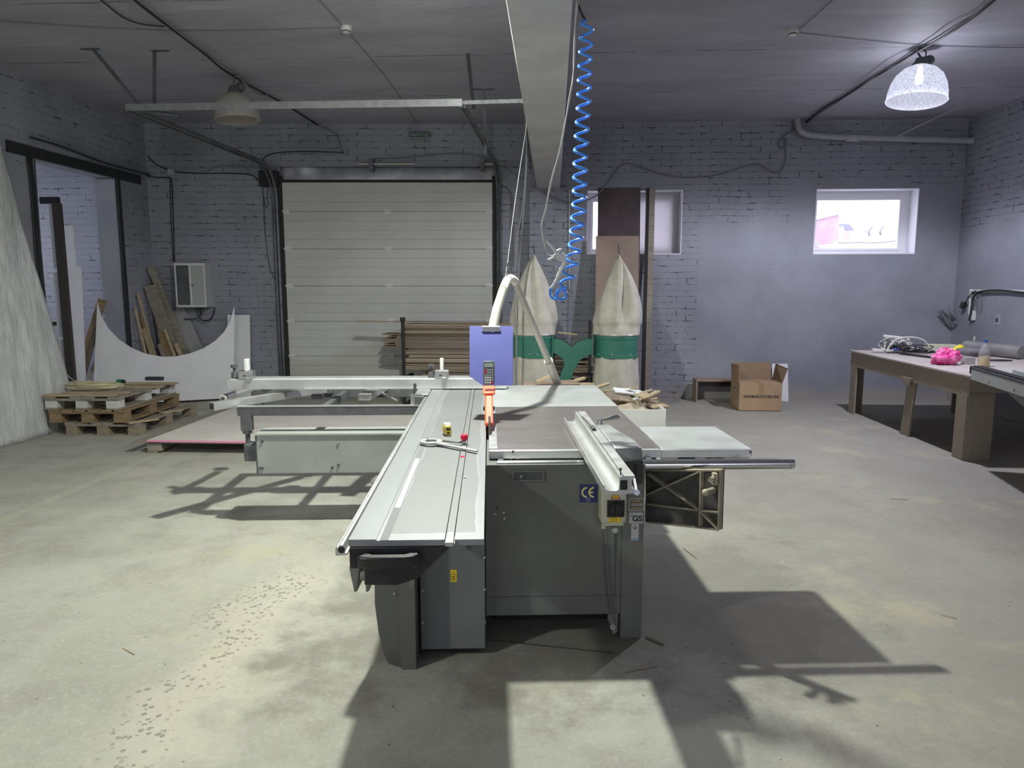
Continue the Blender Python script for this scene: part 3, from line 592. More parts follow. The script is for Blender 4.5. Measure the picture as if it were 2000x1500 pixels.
# side rail (rounded clamp groove)
rp = [(-.452, .824), (-.452, .842), (-.448, .846), (-.444, .846), (-.444, .842), (-.438, .852), (-.430, .852), (-.424, .842), (-.424, .828), (-.418, .828), (-.418, .822), (-.450, .820)]
m = MB(SF).poly([(x, CY0-.015, z) for x, z in rp], (0, CY1-CY0, 0)); sr = part(m, 'clamp_rail', M_alu2, car, ang=25)
m = MB(SF).tube([(-.434, CY0-.017, .838), (-.434, CY0+.02, .838)], .010, 12); part(m, 'rail_plug', M_blackrub, sr)
# support beam under the carriage (profile as its end cap)
cap_px = [(678, 1058), (882, 1057), (873, 1075), (818, 1128), (776, 1142), (712, 1142), (712, 1110), (679, 1110)]
cap = [sy(x, y, CY0) for x, y in cap_px]; cap[0].z = cap[1].z = .841; cap[0].x = CX0+.002; cap[1].x = -.118; cap[7].x = CX0+.002
cc = sum(cap, Vector())/len(cap)
m = MB(SF).poly([(p.x, CY0-.006, p.z) for p in cap], (0, .03, 0)); ec = part(m, 'end_cap', M_black, car, bevel=.004)
m = MB(SF).poly([(cc.x+(p.x-cc.x)*.9, CY0+.022, min(.8405, cc.z+(p.z-cc.z)*.9+(.009 if p.z > .83 else 0))) for p in cap], (0, CY1-CY0-.04, 0)); part(m, 'carriage_beam', M_dkmet, car)
# handle on the cap
h = [sy(x, y, 1.975) for x, y in ((704, 1076), (716, 1083), (735, 1085), (800, 1084), (815, 1078), (832, 1060))]
hz = .829
hh = [(-.372, CY0-.004, .838), (-.374, CY0-.03, hz), (-.365, CY0-.052, hz), (-.335, CY0-.06, hz), (-.245, CY0-.06, hz), (-.215, CY0-.052, hz), (-.195, CY0-.03, hz+.004), (-.188, CY0-.004, .838)]
hp_ = MB(SF); V1 = []
inner = [(-.352, CY0-.004), (-.350, CY0-.022), (-.340, CY0-.030), (-.250, CY0-.030), (-.238, CY0-.022), (-.228, CY0-.004)]
outer = [(-.215+.005, CY0-.004), (-.205, CY0-.035), (-.222, CY0-.055), (-.245, CY0-.062), (-.345, CY0-.062), (-.372, CY0-.055), (-.385, CY0-.045), (-.366, CY0-.022), (-.364, CY0-.004)]
hp_.poly([(x, y, .794) for x, y in inner]+[(x, y, .794) for x, y in outer], (0, 0, .036)); part(hp_, 'pull_handle', M_black, car, bevel=.007)
# felt wipers and rollers under the cap
for px, w0, w1, z1 in ((692, .012, .0, 1157), (720, .008, .0, 1157)):
    a, b_ = sy(px-10, 1108, 2.06), sy(px+ (2 if px < 700 else -3), z1, 2.06)
    m = MB(SF).poly([(a.x, 2.06, .80 if px > 700 else a.z), (a.x+.030, 2.07, .80 if px > 700 else a.z), (b_.x+.004, 2.07, b_.z), (b_.x-.003, 2.06, b_.z)], (.003, .10, 0)); part(m, 'felt_wiper', M_felt, car)
a = sy(712, 1126, 2.08); m = MB(SF).cyl((a.x-.012, 2.085, a.z+.005), (a.x+.014, 2.085, a.z+.005), .019, 16); part(m, 'guide_roller', M_felt, car)
a = sy(806, 1110, 2.10); b_ = sy(802, 1152, 2.10); m = MB(SF).poly([(a.x-.004, 2.1, a.z), (a.x+.012, 2.1, a.z+.004), (b_.x+.004, 2.1, b_.z), (b_.x-.004, 2.1, b_.z+.02)], (0, .1, 0)); part(m, 'felt_wiper', M_felt, car)
# stud with red ball on the T slot
rb = sz(903, 868)
m = MB(SF).cyl((-.119, rb.y, ZT+.002), (-.119, rb.y, ZT+.012), .010, 12).cyl((-.119, rb.y, ZT+.01), (-.119, rb.y-.004, ZT+.022), .005, 10)
# --- floor stand, panels below the carriage
ps = [sy(x, y, 2.83) for x, y in ((727, 1118), (727, 1190), (735, 1248), (748, 1290), (757, 1306))]
m = MB(SF); front = [(-.375, 2.82, z) for z in (.0, .79)]
outl = [(p.x, p.z) for p in ps]; outl = [(outl[0][0], .79)]+outl; outl[-1] = (outl[-1][0], .0)
xe = -.375
loop = [(x, z) for x, z in outl]+[(xe, .0), (xe, .79)]
m.poly([(x, 2.83+max(0, (xe-x))*.55, z) for x, z in loop], (0, .05, 0)); st = part(m, 'floor_stand', mat('dark_stand_paint', (.075, .078, .074), .55))
m = MB(SF).box(xe, -.312, 2.815, 3.0, .0, .79); part(m, 'stand_post', mat('stand_post_paint', (.12, .118, .108), .55), st, bevel=.002)
m = MB(SF).cyl((-.40, 2.828, fy(779, 1161, 2.82)[2]), (-.40, 2.836, fy(779, 1161, 2.82)[2]), .005, 8); part(m, 'bolt', M_sil, st)
m = MB(SF).box(-.302, -.022, 2.915, 4.10, .035, .838); pn = part(m, 'carriage_cabinet', M_greyp, bevel=.003)
m = MB(SF).box(-.285, -.06, 2.96, 4.0, .0, .035); part(m, 'cabinet_foot', M_blackrub, pn)
m = MB(SF).box(-.30, .0, 4.2, 4.35, .0, .82); part(m, 'rear_stand', M_grey, pn)
m = MB(SF).box(-.312, -.302, 2.94, 3.3, .0, .8); part(m, 'gap_plate', M_blackrub, pn)
for x, y in ((915, 1070), (826, 1152), (946, 1150), (826, 1215), (947, 1214), (946, 1088)):
    p = fy(x, y, 2.915); m = MB(SF).cyl((p[0], 2.916, p[2]), (p[0], 2.908, p[2]), .006 if y != 1070 else .009, 8); part(m, 'bolt', M_sil if y != 1070 else M_dkmet, pn)
a, b_ = fy(880, 1113, 2.915), fy(892, 1136, 2.915)
m = MB(SF).box(a[0], b_[0], 2.9135, 2.9145, b_[2], a[2]); ws = part(m, 'warning_sticker', M_yel, pn)
cx, cz = (a[0]+b_[0])/2, a[2]-.014
m = MB(SF).poly([(cx-.010, 2.913, cz-.008), (cx+.010, 2.913, cz-.008), (cx, 2.913, cz+.009)], (0, .0004, 0)); part(m, 'warning_triangle', M_ink, ws)
m = MB(SF).poly([(cx-.0065, 2.9125, cz-.0055), (cx+.0065, 2.9125, cz-.0055), (cx, 2.9125, cz+.006)], (0, .0004, 0)); part(m, 'triangle_field', M_yel, ws)
m = MB(SF)
for k in range(4): m.box(cx-.009, cx+.009-(k % 2)*.004, 2.9128, 2.9133, cz-.017-k*.0055, cz-.0145-k*.0055)
part(m, 'printed_lines', M_ink, ws)
# --- hinged ribbed plate under the side extension
A0, A1 = sy(1262, 925, 3.22), sy(1408, 925, 2.92)
pd = Vector((A1.x-A0.x, A1.y-A0.y, 0)); 
pn_ = Vector((-pd.y, pd.x, 0)).normalized()
if pn_.y < 0: pn_ = -pn_
def sp(px, py): return on(px, py, (A0.x, A0.y, 0), pn_, SF)
outer_px = [(1254, 915), (1408, 915), (1404, 1036), (1254, 1021)]
m = MB(SF).poly([sp(*q)+pn_*.025 for q in outer_px], pn_*.006); pl = part(m, 'hinged_plate', M_swing)
def ribs(segs, wd=.007, nm='rib'):
    for a, b_ in segs:
        a, b_ = sp(*a)+pn_*.0125, sp(*b_)+pn_*.0125
        m = MB(SF); d = (b_-a).normalized(); n2 = pn_.cross(d).normalized(); m.poly([a-n2*wd/2-pn_*.0125, a+n2*wd/2-pn_*.0125, b_+n2*wd/2-pn_*.0125, b_-n2*wd/2-pn_*.0125], pn_*.026); part(m, nm, M_rib, pl)
ribs([((1262, 919), (1406, 919)), ((1406, 918), (1402, 1035)), ((1262, 1020), (1402, 1035)), ((1368, 918), (1365, 1031)), ((1263, 926), (1366, 998)), ((1262, 967), (1368, 920)), ((1262, 985), (1403, 1002)), ((1366, 999), (1400, 1034))])
q = sp(1399, 934); m = MB(SF).obox(q-pn_*.012, (.018, .03, .05)); m.cyl(q-pn_*.005, q-pn_*.045, .013, 10); part(m, 'lug', M_rib, pl)
q = sp(1391, 958); m = MB(SF).cyl(q+pn_*.01, q-pn_*.05, .014, 12).ball(q-pn_*.05, .017, 10); part(m, 'lug', M_rib, pl)
# --- switch box, stickers on the cabinet front
YS = 2.975
a, b_ = fy(1175, 958, YS), fy(1223, 1022, YS)
sb = part(MB(SF).box(a[0], b_[0], YS, 3.058, b_[2], a[2]), 'switch_box', M_cream, bevel=.006)
c0 = fy(1186, 1029, YS); part(MB(SF).box(a[0]+.008, b_[0]-.010, YS+.004, 3.058, b_[2]-.014, b_[2]+.004), 'box_foot', M_cream, sb, bevel=.004)
part(MB(SF).cyl((a[0]+.016, YS+.02, b_[2]-.028), (a[0]+.016, YS+.02, b_[2]-.008), .011, 12), 'cable_gland', M_cream, sb)
k0, k1 = fy(1186, 977, YS), fy(1219, 1009, YS)
sp_ = part(MB(SF).box(k0[0], k1[0], YS-.008, YS, k1[2], k0[2]), 'switch_plate', M_blackrub, sb, bevel=.002)
kc = ((k0[0]+k1[0])/2, YS-.008, (k0[2]+k1[2])/2); kr = (k1[0]-k0[0])*.38
part(MB(SF).lathe([(kr, 0), (kr*.95, .008), (0, .008)], kc, 24, Matrix.Rotation(pi/2, 3, 'X')), 'dial', M_black, sp_)
part(MB(SF).box(kc[0]-.006, kc[0]+.006, YS-.034, YS-.014, kc[2]-.028, kc[2]+.026), 'rotary_knob', M_black, sp_, bevel=.003)
y0, y1 = fy(1189, 1010, YS), fy(1213, 1020, YS)
yl = part(MB(SF).box(y0[0], y1[0], YS-.0012, YS-.0002, y1[2], y0[2]), 'yellow_label', M_yel, sb)
m = MB(SF)
for k in range(4): m.box(y0[0]+.002, y1[0]-.016, YS-.0018, YS-.0012, y0[2]-.004-k*.0055, y0[2]-.0025-k*.0055); m.box(y1[0]-.007, y1[0]-.004, YS-.0018, YS-.0012, y0[2]-.0045-k*.0055, y0[2]-.002-k*.0055)
part(m, 'printed_lines', M_ink, yl)
t0, t1 = fy(1193, 967, YS), fy(1212, 975, YS); tx = (t0[0]+t1[0])/2
m = MB(SF).poly([(t0[0], YS-.001, t1[2]), (t1[0], YS-.001, t1[2]), (t1[0]-.010, YS-.001, t0[2]), (t0[0]+.010, YS-.001, t0[2])], (0, .0008, 0)); wt = part(m, 'voltage_label', M_ink, sb)
m = MB(SF).poly([(t0[0]+.005, YS-.0015, t1[2]+.003), (t1[0]-.005, YS-.0015, t1[2]+.003), (t1[0]-.012, YS-.0015, t0[2]-.001), (t0[0]+.012, YS-.0015, t0[2]-.001)], (0, .0006, 0)); part(m, 'label_field', mat('orange_label', (.85, .42, .05), .5), wt)
m = MB(SF).poly([(tx+.003, YS-.002, t0[2]-.002), (tx-.003, YS-.002, (t0[2]+t1[2])/2), (tx+.001, YS-.002, (t0[2]+t1[2])/2+.001), (tx-.002, YS-.002, t1[2]+.003), (tx+.004, YS-.002, (t0[2]+t1[2])/2+.003), (tx, YS-.002, (t0[2]+t1[2])/2+.002)], (0, .0004, 0)); part(m, 'lightning_sign', M_ink, wt)
# plug button and cable
p = fy(1201, 1035, 3.055); part(MB(SF).lathe([(.015, 0), (.015, .010), (.011, .014), (.009, .008), (0, .008)], (p[0], 3.058, p[2]), 20, Matrix.Rotation(pi/2, 3, 'X')), 'round_plug', M_white2, cab)
cpts = [fy(x, y, 3.03) for x, y in ((1184, 1031), (1184, 1060), (1186, 1110), (1190, 1160), (1197, 1195), (1203, 1222))]
part(MB(SF).tube(cpts, .005, 8, 2), 'power_cable', M_cableg, sb)
q = fy(1199, 1226, 3.03); part(MB(SF).lathe([(.005, 0), (.012, 0), (.012, .006), (.005, .006)], (q[0]-.004, 3.04, max(.02, q[2])), 16, Matrix.Rotation(pi/2, 3, 'X')), 'cable_ring', M_white2, cab)
# CE sticker
a, b_ = fy(1132, 946, 3.06), fy(1166, 981, 3.06); YC = 3.0585
ce = part(MB(SF).box(a[0], b_[0], YC, 3.0598, b_[2], a[2]), 'ce_sticker', M_nblue, cab)
W_, H_ = b_[0]-a[0], a[2]-b_[2]
def arc(cx, cz, r, a0, a1, wd, n=18, Y=YC-.0006, m=None):
    m = m or MB(SF); P = []
    for k in range(n+1): t = radians(a0+(a1-a0)*k/n); P.append((cx+r*cos(t), Y, cz+r*sin(t)))
    for k in range(n, -1, -1): t = radians(a0+(a1-a0)*k/n); P.append((cx+(r-wd)*cos(t), Y, cz+(r-wd)*sin(t)))
    for k in range(n): m.poly([P[k], P[k+1], P[-2-k], P[-1-k]], (0, .0005, 0))
    return m
r = H_*.30; zc = a[2]-H_*.44
m = arc(a[0]+W_*.42, zc, r, 92, 268, r*.30); arc(a[0]+W_*.82, zc, r, 92, 268, r*.30, m=m); m.box(a[0]+W_*.56, a[0]+W_*.77, YC-.0006, YC-.0001, zc-r*.14, zc+r*.14); part(m, 'ce_mark', M_ceyel, ce)
m = arc(a[0]+W_*.5, b_[2]+H_*.16, H_*.10, 0, 350, H_*.018); part(m, 'star_ring', M_label, ce)
# nameplate
a, b_ = fy(1228, 973, 3.052), fy(1260, 997, 3.052); YN = 3.0505
npl = part(MB(SF).box(a[0], min(b_[0], XC1-.001), YN, 3.0518, b_[2], a[2]), 'nameplate', M_brass, cab)
m = MB(SF).holes(a[0], min(b_[0], XC1-.001), b_[2], a[2], [(a[0]+.003, XC1-.005, b_[2]+.003, a[2]-.003)], .0006); m.bm.transform(Matrix.Translation((0, YN-.0006, 0))); part(m, 'plate_border', M_label, npl)
m = MB(SF).box(a[0]+.013, b_[0]-.014, YN-.0008, YN-.0002, (a[2]+b_[2])/2-.005, (a[2]+b_[2])/2+.004); part(m, 'number_field', M_label, npl)
m = MB(SF)
for k in range(11): x = a[0]+.0145+k*.0038; m.box(x, x+.0022, YN-.0012, YN-.0008, (a[2]+b_[2])/2-.0028, (a[2]+b_[2])/2+.0022)
part(m, 'stamped_digits', M_ink, npl)
m = MB(SF)
for zz, n in ((a[2]-.011, 7), (b_[2]+.010, 12)):
    for k in range(n): x = (a[0]+b_[0])/2+(k-n/2)*.0042; m.box(x, x+.0026, YN-.0008, YN-.0002, zz-.002, zz+.002)
for v in (0,): pass
part(m, 'engraved_text', M_label, npl)
# GS sticker and silver tag
a, b_ = fy(1229, 1001, 3.052), fy(1255, 1022, 3.052)
gs = part(MB(SF).box(a[0], b_[0], 3.0508, 3.0518, b_[2], a[2]), 'gs_sticker', M_label, cab, bevel=.0004)
text('GS', (a[2]-b_[2])*.72, SF @ Matrix.Translation(((a[0]+b_[0])/2+.006, 3.0502, (a[2]+b_[2])/2-.004)) @ Matrix.Rotation(pi/2, 4, 'X'), M_ink, gs, sx=1.05, bold=.0012)
m = arc(a[0]+.012, a[2]-.010, .007, 170, 370, .0025, Y=3.0501); part(m, 'round_emblem', M_ink, gs)
a, b_ = fy(1233, 1023, 3.052), fy(1247, 1055, 3.052)
tg = part(MB(SF).box(a[0], b_[0], 3.0508, 3.0518, b_[2], a[2]), 'test_label', M_label, cab)
m = arc((a[0]+b_[0])/2, a[2]-.014, .010, 180, 360, .0035, Y=3.0502); m.ball(((a[0]+b_[0])/2, 3.0506, a[2]-.012), .0035, 8); part(m, 'round_emblem', M_ink, tg)
part(MB(SF).box(a[0], b_[0], 3.0503, 3.0508, b_[2]+.003, b_[2]+.008), 'blue_band', mat('blue_band', (.06, .25, .6), .5), tg)
# --- outrigger: swing arm, post, frame
YA = 4.72
a0, a1 = sy(503, 925, YA), sy(503, 851, YA); AX0 = a0.x
arm = part(MB(SF).box(AX0, -.05, YA, YA+.22, a0.z, a1.z-.0), 'swing_arm', M_arm, bevel=.003)
part(MB(SF).box(AX0-.004, -.06, YA-.008, YA+.225, a1.z-.0, a1.z+.012), 'arm_lid', M_arm, arm)
part(MB(SF).box(AX0-.004, AX0+.004, YA-.004, YA+.224, a0.z, a1.z), 'arm_end', M_dkmet, arm)
for x, y in ((512, 862), (513, 914), (508, 914), (661, 864), (661, 908), (649, 913)):
    p = fy(x, y, YA); part(MB(SF).cyl((p[0], YA+.001, p[2]), (p[0], YA-.008, p[2]), .009, 8), 'bolt', M_sil if y == 864 else M_dkmet, arm)
bl0, bl1 = fy(475, 903, YA), fy(502, 870, YA)
part(MB(SF).box(bl0[0], bl1[0]+.01, YA+.02, YA+.14, bl0[2], bl1[2]), 'pivot_block', M_dkmet, arm, bevel=.006)
s0, s1 = fy(485, 870, YA+.08), fy(482, 843, YA+.08)
part(MB(SF).cyl((s0[0], YA+.08, s0[2]-.02), (s0[0], YA+.08, s1[2]+.02), .016, 12), 'levelling_screw', M_dkmet, arm)
part(MB(SF).cyl((s0[0], YA+.08, s1[2]-.01), (s0[0], YA+.08, s1[2]+.012), .035, 6), 'lock_nut', M_dkmet, arm)
part(MB(SF).box(s0[0]-.034, s0[0]+.034, YA+.05, YA+.11, s1[2]+.01, .765), 'support_post', M_dkmet, arm)
# frame of the outrigger table
OX0 = sy(462, 790, 4.78).x
fb0, fb1 = .735, .795
fr = thing('outrigger_table', S_((-1.2, 5.0, .7)), 'aluminium outrigger frame with long crosscut fence beside the carriage', 'saw outrigger', rz=SA)
part(MB(SF).box(OX0, CX0-.03, 4.78, 4.82, fb0, fb1), 'front_beam', M_dkmet, fr, bevel=.002)
part(MB(SF).box(OX0, CX0-.03, 4.778, 4.822, fb1, fb1+.006), 'beam_lip', M_alu2, fr)
part(MB(SF).box(OX0, CX0-.03, 5.55, 5.60, .74, .80), 'rear_beam', M_dkmet, fr)
for x in (OX0, -1.15, CX0-.07): part(MB(SF).box(x, x+.045, 4.82, 5.55, .745, .795), 'cross_bar', M_dkmet, fr)
part(MB(SF).bar((-1.05, 4.85, .80), (-.65, 5.25, .80), .02, .012) if 0 else MB(SF).bar(sz(742, 765, .80), sz(775, 783, .80), .014, .012), 'brace', M_alu2, fr)
part(MB(SF).box(CX0-.095, CX0-.03, 4.80, 5.12, .79, .857), 'carriage_clamp', M_dkmet, fr, bevel=.003)
part(MB(SF).box(CX0-.10, CX0-.005, 4.86, 5.14, .857, .866), 'clamp_plate', M_alu2, fr, bevel=.003)
part(MB(SF).box(CX0-.125, CX0-.05, 4.83, 4.855, .80, .868), 'clamp_jaw', M_sil, fr)
part(MB(SF).cyl((CX0-.11, 4.95, .81), (CX0-.11, 5.0, .92), .010, 10), 'clamp_lever', M_blackrub, fr)
# roller at the far end
ra, rb_ = sz(436, 778, .80), sz(500, 755, .815)
part(MB(SF).cyl(ra, rb_, .026, 18), 'roller', M_alu2, fr); d = (rb_-ra).normalized()
part(MB(SF).cyl(ra-d*.012, ra, .014, 14), 'roller_axle', M_dkmet, fr)
part(MB(SF).cyl(ra-d*.003, ra+d*.002, .0262, 18), 'roller_rim', M_white2, fr)
# swung-out telescopic stop rail (hollow rectangular extrusion)
def hollow(p, q, w_, h_, t_, name, mt, cap=None):
    p, q = Vector(p), Vector(q); d = (q-p).normalized(); r = d.cross(Vector((0, 0, 1))).normalized(); u = r.cross(d); m = MB(SF)
    for i0, i1, j0, j1 in ((-w_/2, w_/2, -h_/2, -h_/2+t_), (-w_/2, w_/2, h_/2-t_, h_/2), (-w_/2, -w_/2+t_, -h_/2+t_, h_/2-t_), (w_/2-t_, w_/2, -h_/2+t_, h_/2-t_)):
        m.poly([p+r*i0+u*j0, p+r*i1+u*j0, p+r*i1+u*j1, p+r*i0+u*j1], q-p)
    o = part(m, name, mt, fr); 
    if cap: part(MB(SF).poly([p+r*i*w_*.42+u*j*h_*.4+d*.004 for i, j in ((-1, -1), (1, -1), (1, 1), (-1, 1))], d*.006), 'rail_end', cap, o)
    return o
t0_, t1_ = sz(413, 794, .815), sz(634, 760, .815); hollow(t0_, t1_, .055, .05, .004, 'telescopic_rail', M_alu2)
t0_, t1_ = sz(711, 776, .815), sz(742, 759, .815); hollow(t0_, t1_+ (t1_-t0_)*.25, .085, .045, .004, 'stub_rail', M_alu2, M_sil)
for x, y in ((500, 756), (620, 772), (640, 762)): q = sz(x, y, .80); part(MB(SF).box(q.x-.04, q.x+.04, q.y-.03, q.y+.03, .775, .81), 'clamp_block', M_sil if x == 500 else M_dkmet, fr, bevel=.004)
# crosscut fence
FX0 = sy(443, 740, 5.12).x; FX1 = sy(990, 745, 5.12).x
fprof = [(5.12, .868), (5.12, .935), (5.125, .938), (5.16, .938), (5.16, .930), (5.18, .930), (5.18, .952), (5.20, .952), (5.20, .868)]
m = MB(SF).poly([(FX0, y, z) for y, z in fprof], (FX1-FX0, 0, 0)); cf = part(m, 'crosscut_fence', M_alu2, fr, ang=25)
part(MB(SF).box(FX0+.02, FX1, 5.125, 5.158, .938, .9395), 'steel_scale', M_white2, cf)
part(MB(SF).box(FX0-.004, FX0, 5.118, 5.2, .866, .938), 'fence_end', M_sil, cf)
m = MB(SF).poly([(FX0+.55, 5.10, .868), (FX0+.55, 5.119, .868), (FX0+.55, 5.119, .873), (FX0+.55, 5.10, .873)], (FX1-FX0-.55, 0, 0)); part(m, 'lower_lip', M_alu2, cf)
def stop(px, knob_px, label):
    x = sy(px, 730, 5.15).x; kx = sy(knob_px, 730, 5.17).x
    s = part(MB(SF).box(x-.05, x+.05, 5.118, 5.20, .940, 1.0), 'stop_block', M_sil, fr, bevel=.004)
    part(MB(SF).box(x-.012, x+.012, 5.13, 5.19, 1.0, 1.085), 'flip_stop', M_white2, s, bevel=.004)
    part(MB(SF).box(x+.0, x+.035, 5.10, 5.118, .915, .950), 'stop_pointer', M_sil, s, bevel=.003)
    part(MB(SF).box(x-.018, x+.004, 5.115, 5.118, .962, .970), 'reading_window', M_ink, s)
    part(MB(SF).cyl((kx, 5.18, .94), (kx, 5.18, .985), .022, 12).cyl((kx, 5.18, .985), (kx, 5.18, 1.02), .010, 10).cyl((kx, 5.18, 1.02), (kx, 5.18, 1.04), .026, 8), 'clamp_knob', M_dkmet, s)
stop(482, 457, ''); stop(863, 842, '')
# --- guard, blade, riving knife
g = [sy(x, y, 3.90) for x, y in ((953, 822), (967, 822))]
bx = -.008
bl = part(MB(SF).lathe([(0, -.0016), (.15, -.0016), (.1505, 0), (.15, .0016), (0, .0016)], (bx+.004, 3.86, .80), 48, Matrix.Rotation(pi/2, 3, 'Y')), 'saw_blade', M_steelg)
part(MB(SF).poly([(bx+.002, 3.62, ZT-.02), (bx+.002, 3.50, ZT+.001), (bx+.002, 3.55, .915), (bx+.002, 3.66, .93)], (.012, 0, 0)), 'riving_knife', M_blackrub)
part(MB(SF).box(-.003, .036, 3.20, 4.3, ZT, ZT+.0012), 'table_insert', M_steelg)
gd = MB(SF); w0, w1 = .022, .030
gp = [(3.60, .885), (3.60, .905), (3.86, 1.02), (3.90, 1.045), (4.02, 1.06), (4.12, 1.05), (4.12, .885)]
gd.poly([(bx-w0+.006, y, z) for y, z in gp], (w0*2, 0, 0)); gdo = part(gd, 'blade_guard', M_orange, bevel=.008)
part(MB(SF).poly([(bx-.034+.006, y, z) for y, z in ((3.84, 1.015), (3.84, 1.025), (3.95, 1.065), (4.10, 1.065), (4.10, 1.0), (3.95, 1.0))], (.068, 0, 0)), 'guard_hood', M_orange, gdo, bevel=.008)
part(MB(SF).box(bx-.026, bx-.018, 3.82, 3.85, .93, .95), 'guard_bolt', M_blackrub, gdo)
part(MB(SF).box(bx+.028, bx+.036, 3.82, 3.85, .93, .95), 'guard_bolt', M_blackrub, gdo)
part(MB(SF).poly([(bx-.006, 4.10, .80), (bx-.006, 4.20, .80), (bx-.006, 4.16, 1.04), (bx-.006, 4.10, 1.04)], (.012, 0, 0)), 'guard_stem', M_dkmet, gdo)

# ================================================================== THINGS ON THE SAW
YCB = 3.935; n_ = Vector((0, cos(radians(8)), -sin(radians(8))))
cbp = [on(x, y, (0, YCB, 1.08), (0, 1, -.58), SF) for x, y in ((917, 637), (1002, 637), (1002, 753), (943, 753), (917, 735))]
cb = thing('clipboard', SF @ ((cbp[2]+cbp[3])/2), 'blue clipboard with a metal clip leaning upright on the blade guard', 'clipboard', rz=SA)
dv = Vector((0, .005, 0)); MB(SF).poly(cbp, dv).build('board', M_blue, cb, bevel=.0012)
q = on(959, 642, (0, YCB, 1.08), (0, 1, -.58), SF)
cl = MB(SF).poly([q+Vector(v) for v in ((-.055, -.012, -.014), (.055, -.012, -.014), (.060, -.001, -.020), (-.060, -.001, -.020))], (0, 0, .004)); cl.tube([q+Vector((-.052, -.010, .010)), q+Vector((.052, -.010, .010))], .0065, 10); cl.poly([q+Vector(v) for v in ((-.052, -.003, -.016), (.052, -.003, -.016), (.050, -.004, .014), (-.050, -.004, .014))], (0, -.008, 0)); cl.build('clip', M_label, cb, bevel=.001)
# calculator
ck = thing('calculator', S_((bx+.002, 3.88, 1.075)), 'small dark pocket calculator standing on the orange blade guard', 'calculator', rz=SA)
c1 = [sy(x, y, 3.90) for x, y in ((947, 720), (969, 720), (968, 762), (948, 762))]; zb_ = 1.066; zt_ = zb_+.128; xm = bx+.006
tl_ = .03
def cc3(x, z, o=0): return (xm+x, 3.865+tl_*(z/.128)-o, zb_+z)
MB(SF).poly([cc3(-.028, 0), cc3(.028, 0), cc3(.032, .03), cc3(.032, .128), cc3(-.032, .128), cc3(-.032, .03)], (0, .010, 0)).build('case', M_calc, ck, bevel=.003)
MB(SF).poly([cc3(-.024, .096, .001), cc3(.024, .096, .001), cc3(.024, .116, .001), cc3(-.024, .116, .001)], (0, .002, 0)).build('display', M_screen, ck)
for r_ in range(6):
    for c_ in range(4):
        x, z = -.0225+c_*.0125, .008+r_*.0135; red = (r_ == 5 and c_ == 0)
        MB(SF).poly([cc3(x, z, .002), cc3(x+.009, z, .002), cc3(x+.009, z+.009, .002), cc3(x, z+.009, .002)], (0, .003, 0)).build('key', M_red if (r_, c_) in ((5, 0), (4, 0), (0, 3)) else (M_key if r_ < 3 and c_ < 3 else M_steelg), ck)
# tape measure
tp = sz(873, 850); tm = thing('tape_measure', S_((tp.x, tp.y+.02, ZT)), 'yellow and grey tape measure on the aluminium carriage', 'tape measure', rz=SA)
FT = SF @ Matrix.Translation((tp.x, tp.y+.015, ZT+.001)) @ Matrix.Rotation(radians(12), 4, 'Z')
MB(FT).poly([(-.018, y, z) for y, z in ((-.03, .002), (.03, .002), (.034, .02), (.028, .048), (.010, .062), (-.018, .060), (-.032, .045), (-.034, .015))], (.036, 0, 0)).build('case', mat('tape_grey', (.42, .42, .34), .5, c2=(.5, .5, .42), scale=30), tm, bevel=.006)
MB(FT).box(-.0145, .0145, -.0368, -.030, .004, .048).build('front_face', M_yel, tm, bevel=.002); MB(FT).box(-.010, .010, -.041, -.036, .028, .040).build('lock_button', M_blackrub, tm, bevel=.002)
MB(FT).lathe([(0, 0), (.022, 0), (.022, .002), (0, .002)], (-.0185, 0, .030), 24, Matrix.Rotation(-pi/2, 3, 'Y')).build('side_label', M_yel, tm)
MB(FT).box(-.010, .010, -.055, -.033, .0015, .004).build('tape_hook', M_sil, tm); MB(FT).box(-.006, .006, -.037, -.0365, .008, .020).build('size_mark', M_ink, tm)
# spanner and red-ball lever
wa, wb_ = sz(842, 868), sz(932, 886)
M_cst = mat('dull_grey_steel', (.46, .47, .45), .45, .25)
wr = thing('spanner', S_((wa.x, wa.y, ZT)), 'large pale grey hexagon ring spanner lying on the carriage', 'spanner', rz=SA)
FW = SF @ Matrix.Translation((wa.x, wa.y, ZT+.012)) @ Matrix.Rotation(atan2(wb_.y-wa.y, wb_.x-wa.x), 4, 'Z')
Lw = (wb_-wa).length; m = MB(FW); n = 36; ro, ri = .056, .032
ring = []
for k in range(n): a = 2*pi*k/n; ring.append((a, ro))
for k in range(n):
    a0_, a1_ = 2*pi*k/n, 2*pi*(k+1)/n
    hexr = lambda a: ri*cos(pi/6)/cos(((a+1e-6) % (pi/3))-pi/6)
    P = [(ro*cos(a0_), ro*sin(a0_)*.92), (ro*cos(a1_), ro*sin(a1_)*.92), (hexr(a1_-1e-5)*cos(a1_), hexr(a1_-1e-5)*sin(a1_)), (hexr(a0_)*cos(a0_), hexr(a0_)*sin(a0_))]
    m.poly([(x, y, -.004) for x, y in P], (0, 0, .010))
bmesh.ops.remove_doubles(m.bm, verts=m.bm.verts, dist=1e-4); m.build('ring', M_cst, wr)
MB(FW).poly([(.040, -.022, -.004), (.075, -.013, -.004), (.11, -.010, -.004), (.15, -.012, -.004), (Lw, -.009, -.004), (Lw+.003, .004, -.004), (Lw-.01, .009, -.004), (.11, .010, -.004), (.075, .014, -.004), (.040, .024, -.004)], (0, 0, .008)).build('shank', M_cst, wr, bevel=.002)
ft = MB(FW).box(.15, .165, -.012, .012, -.012, -.004)
lv = thing('clamping_lever', S_((-.119, rb.y, ZT)), 'steel lever with a red ball knob beside the spanner', 'lever', rz=SA)
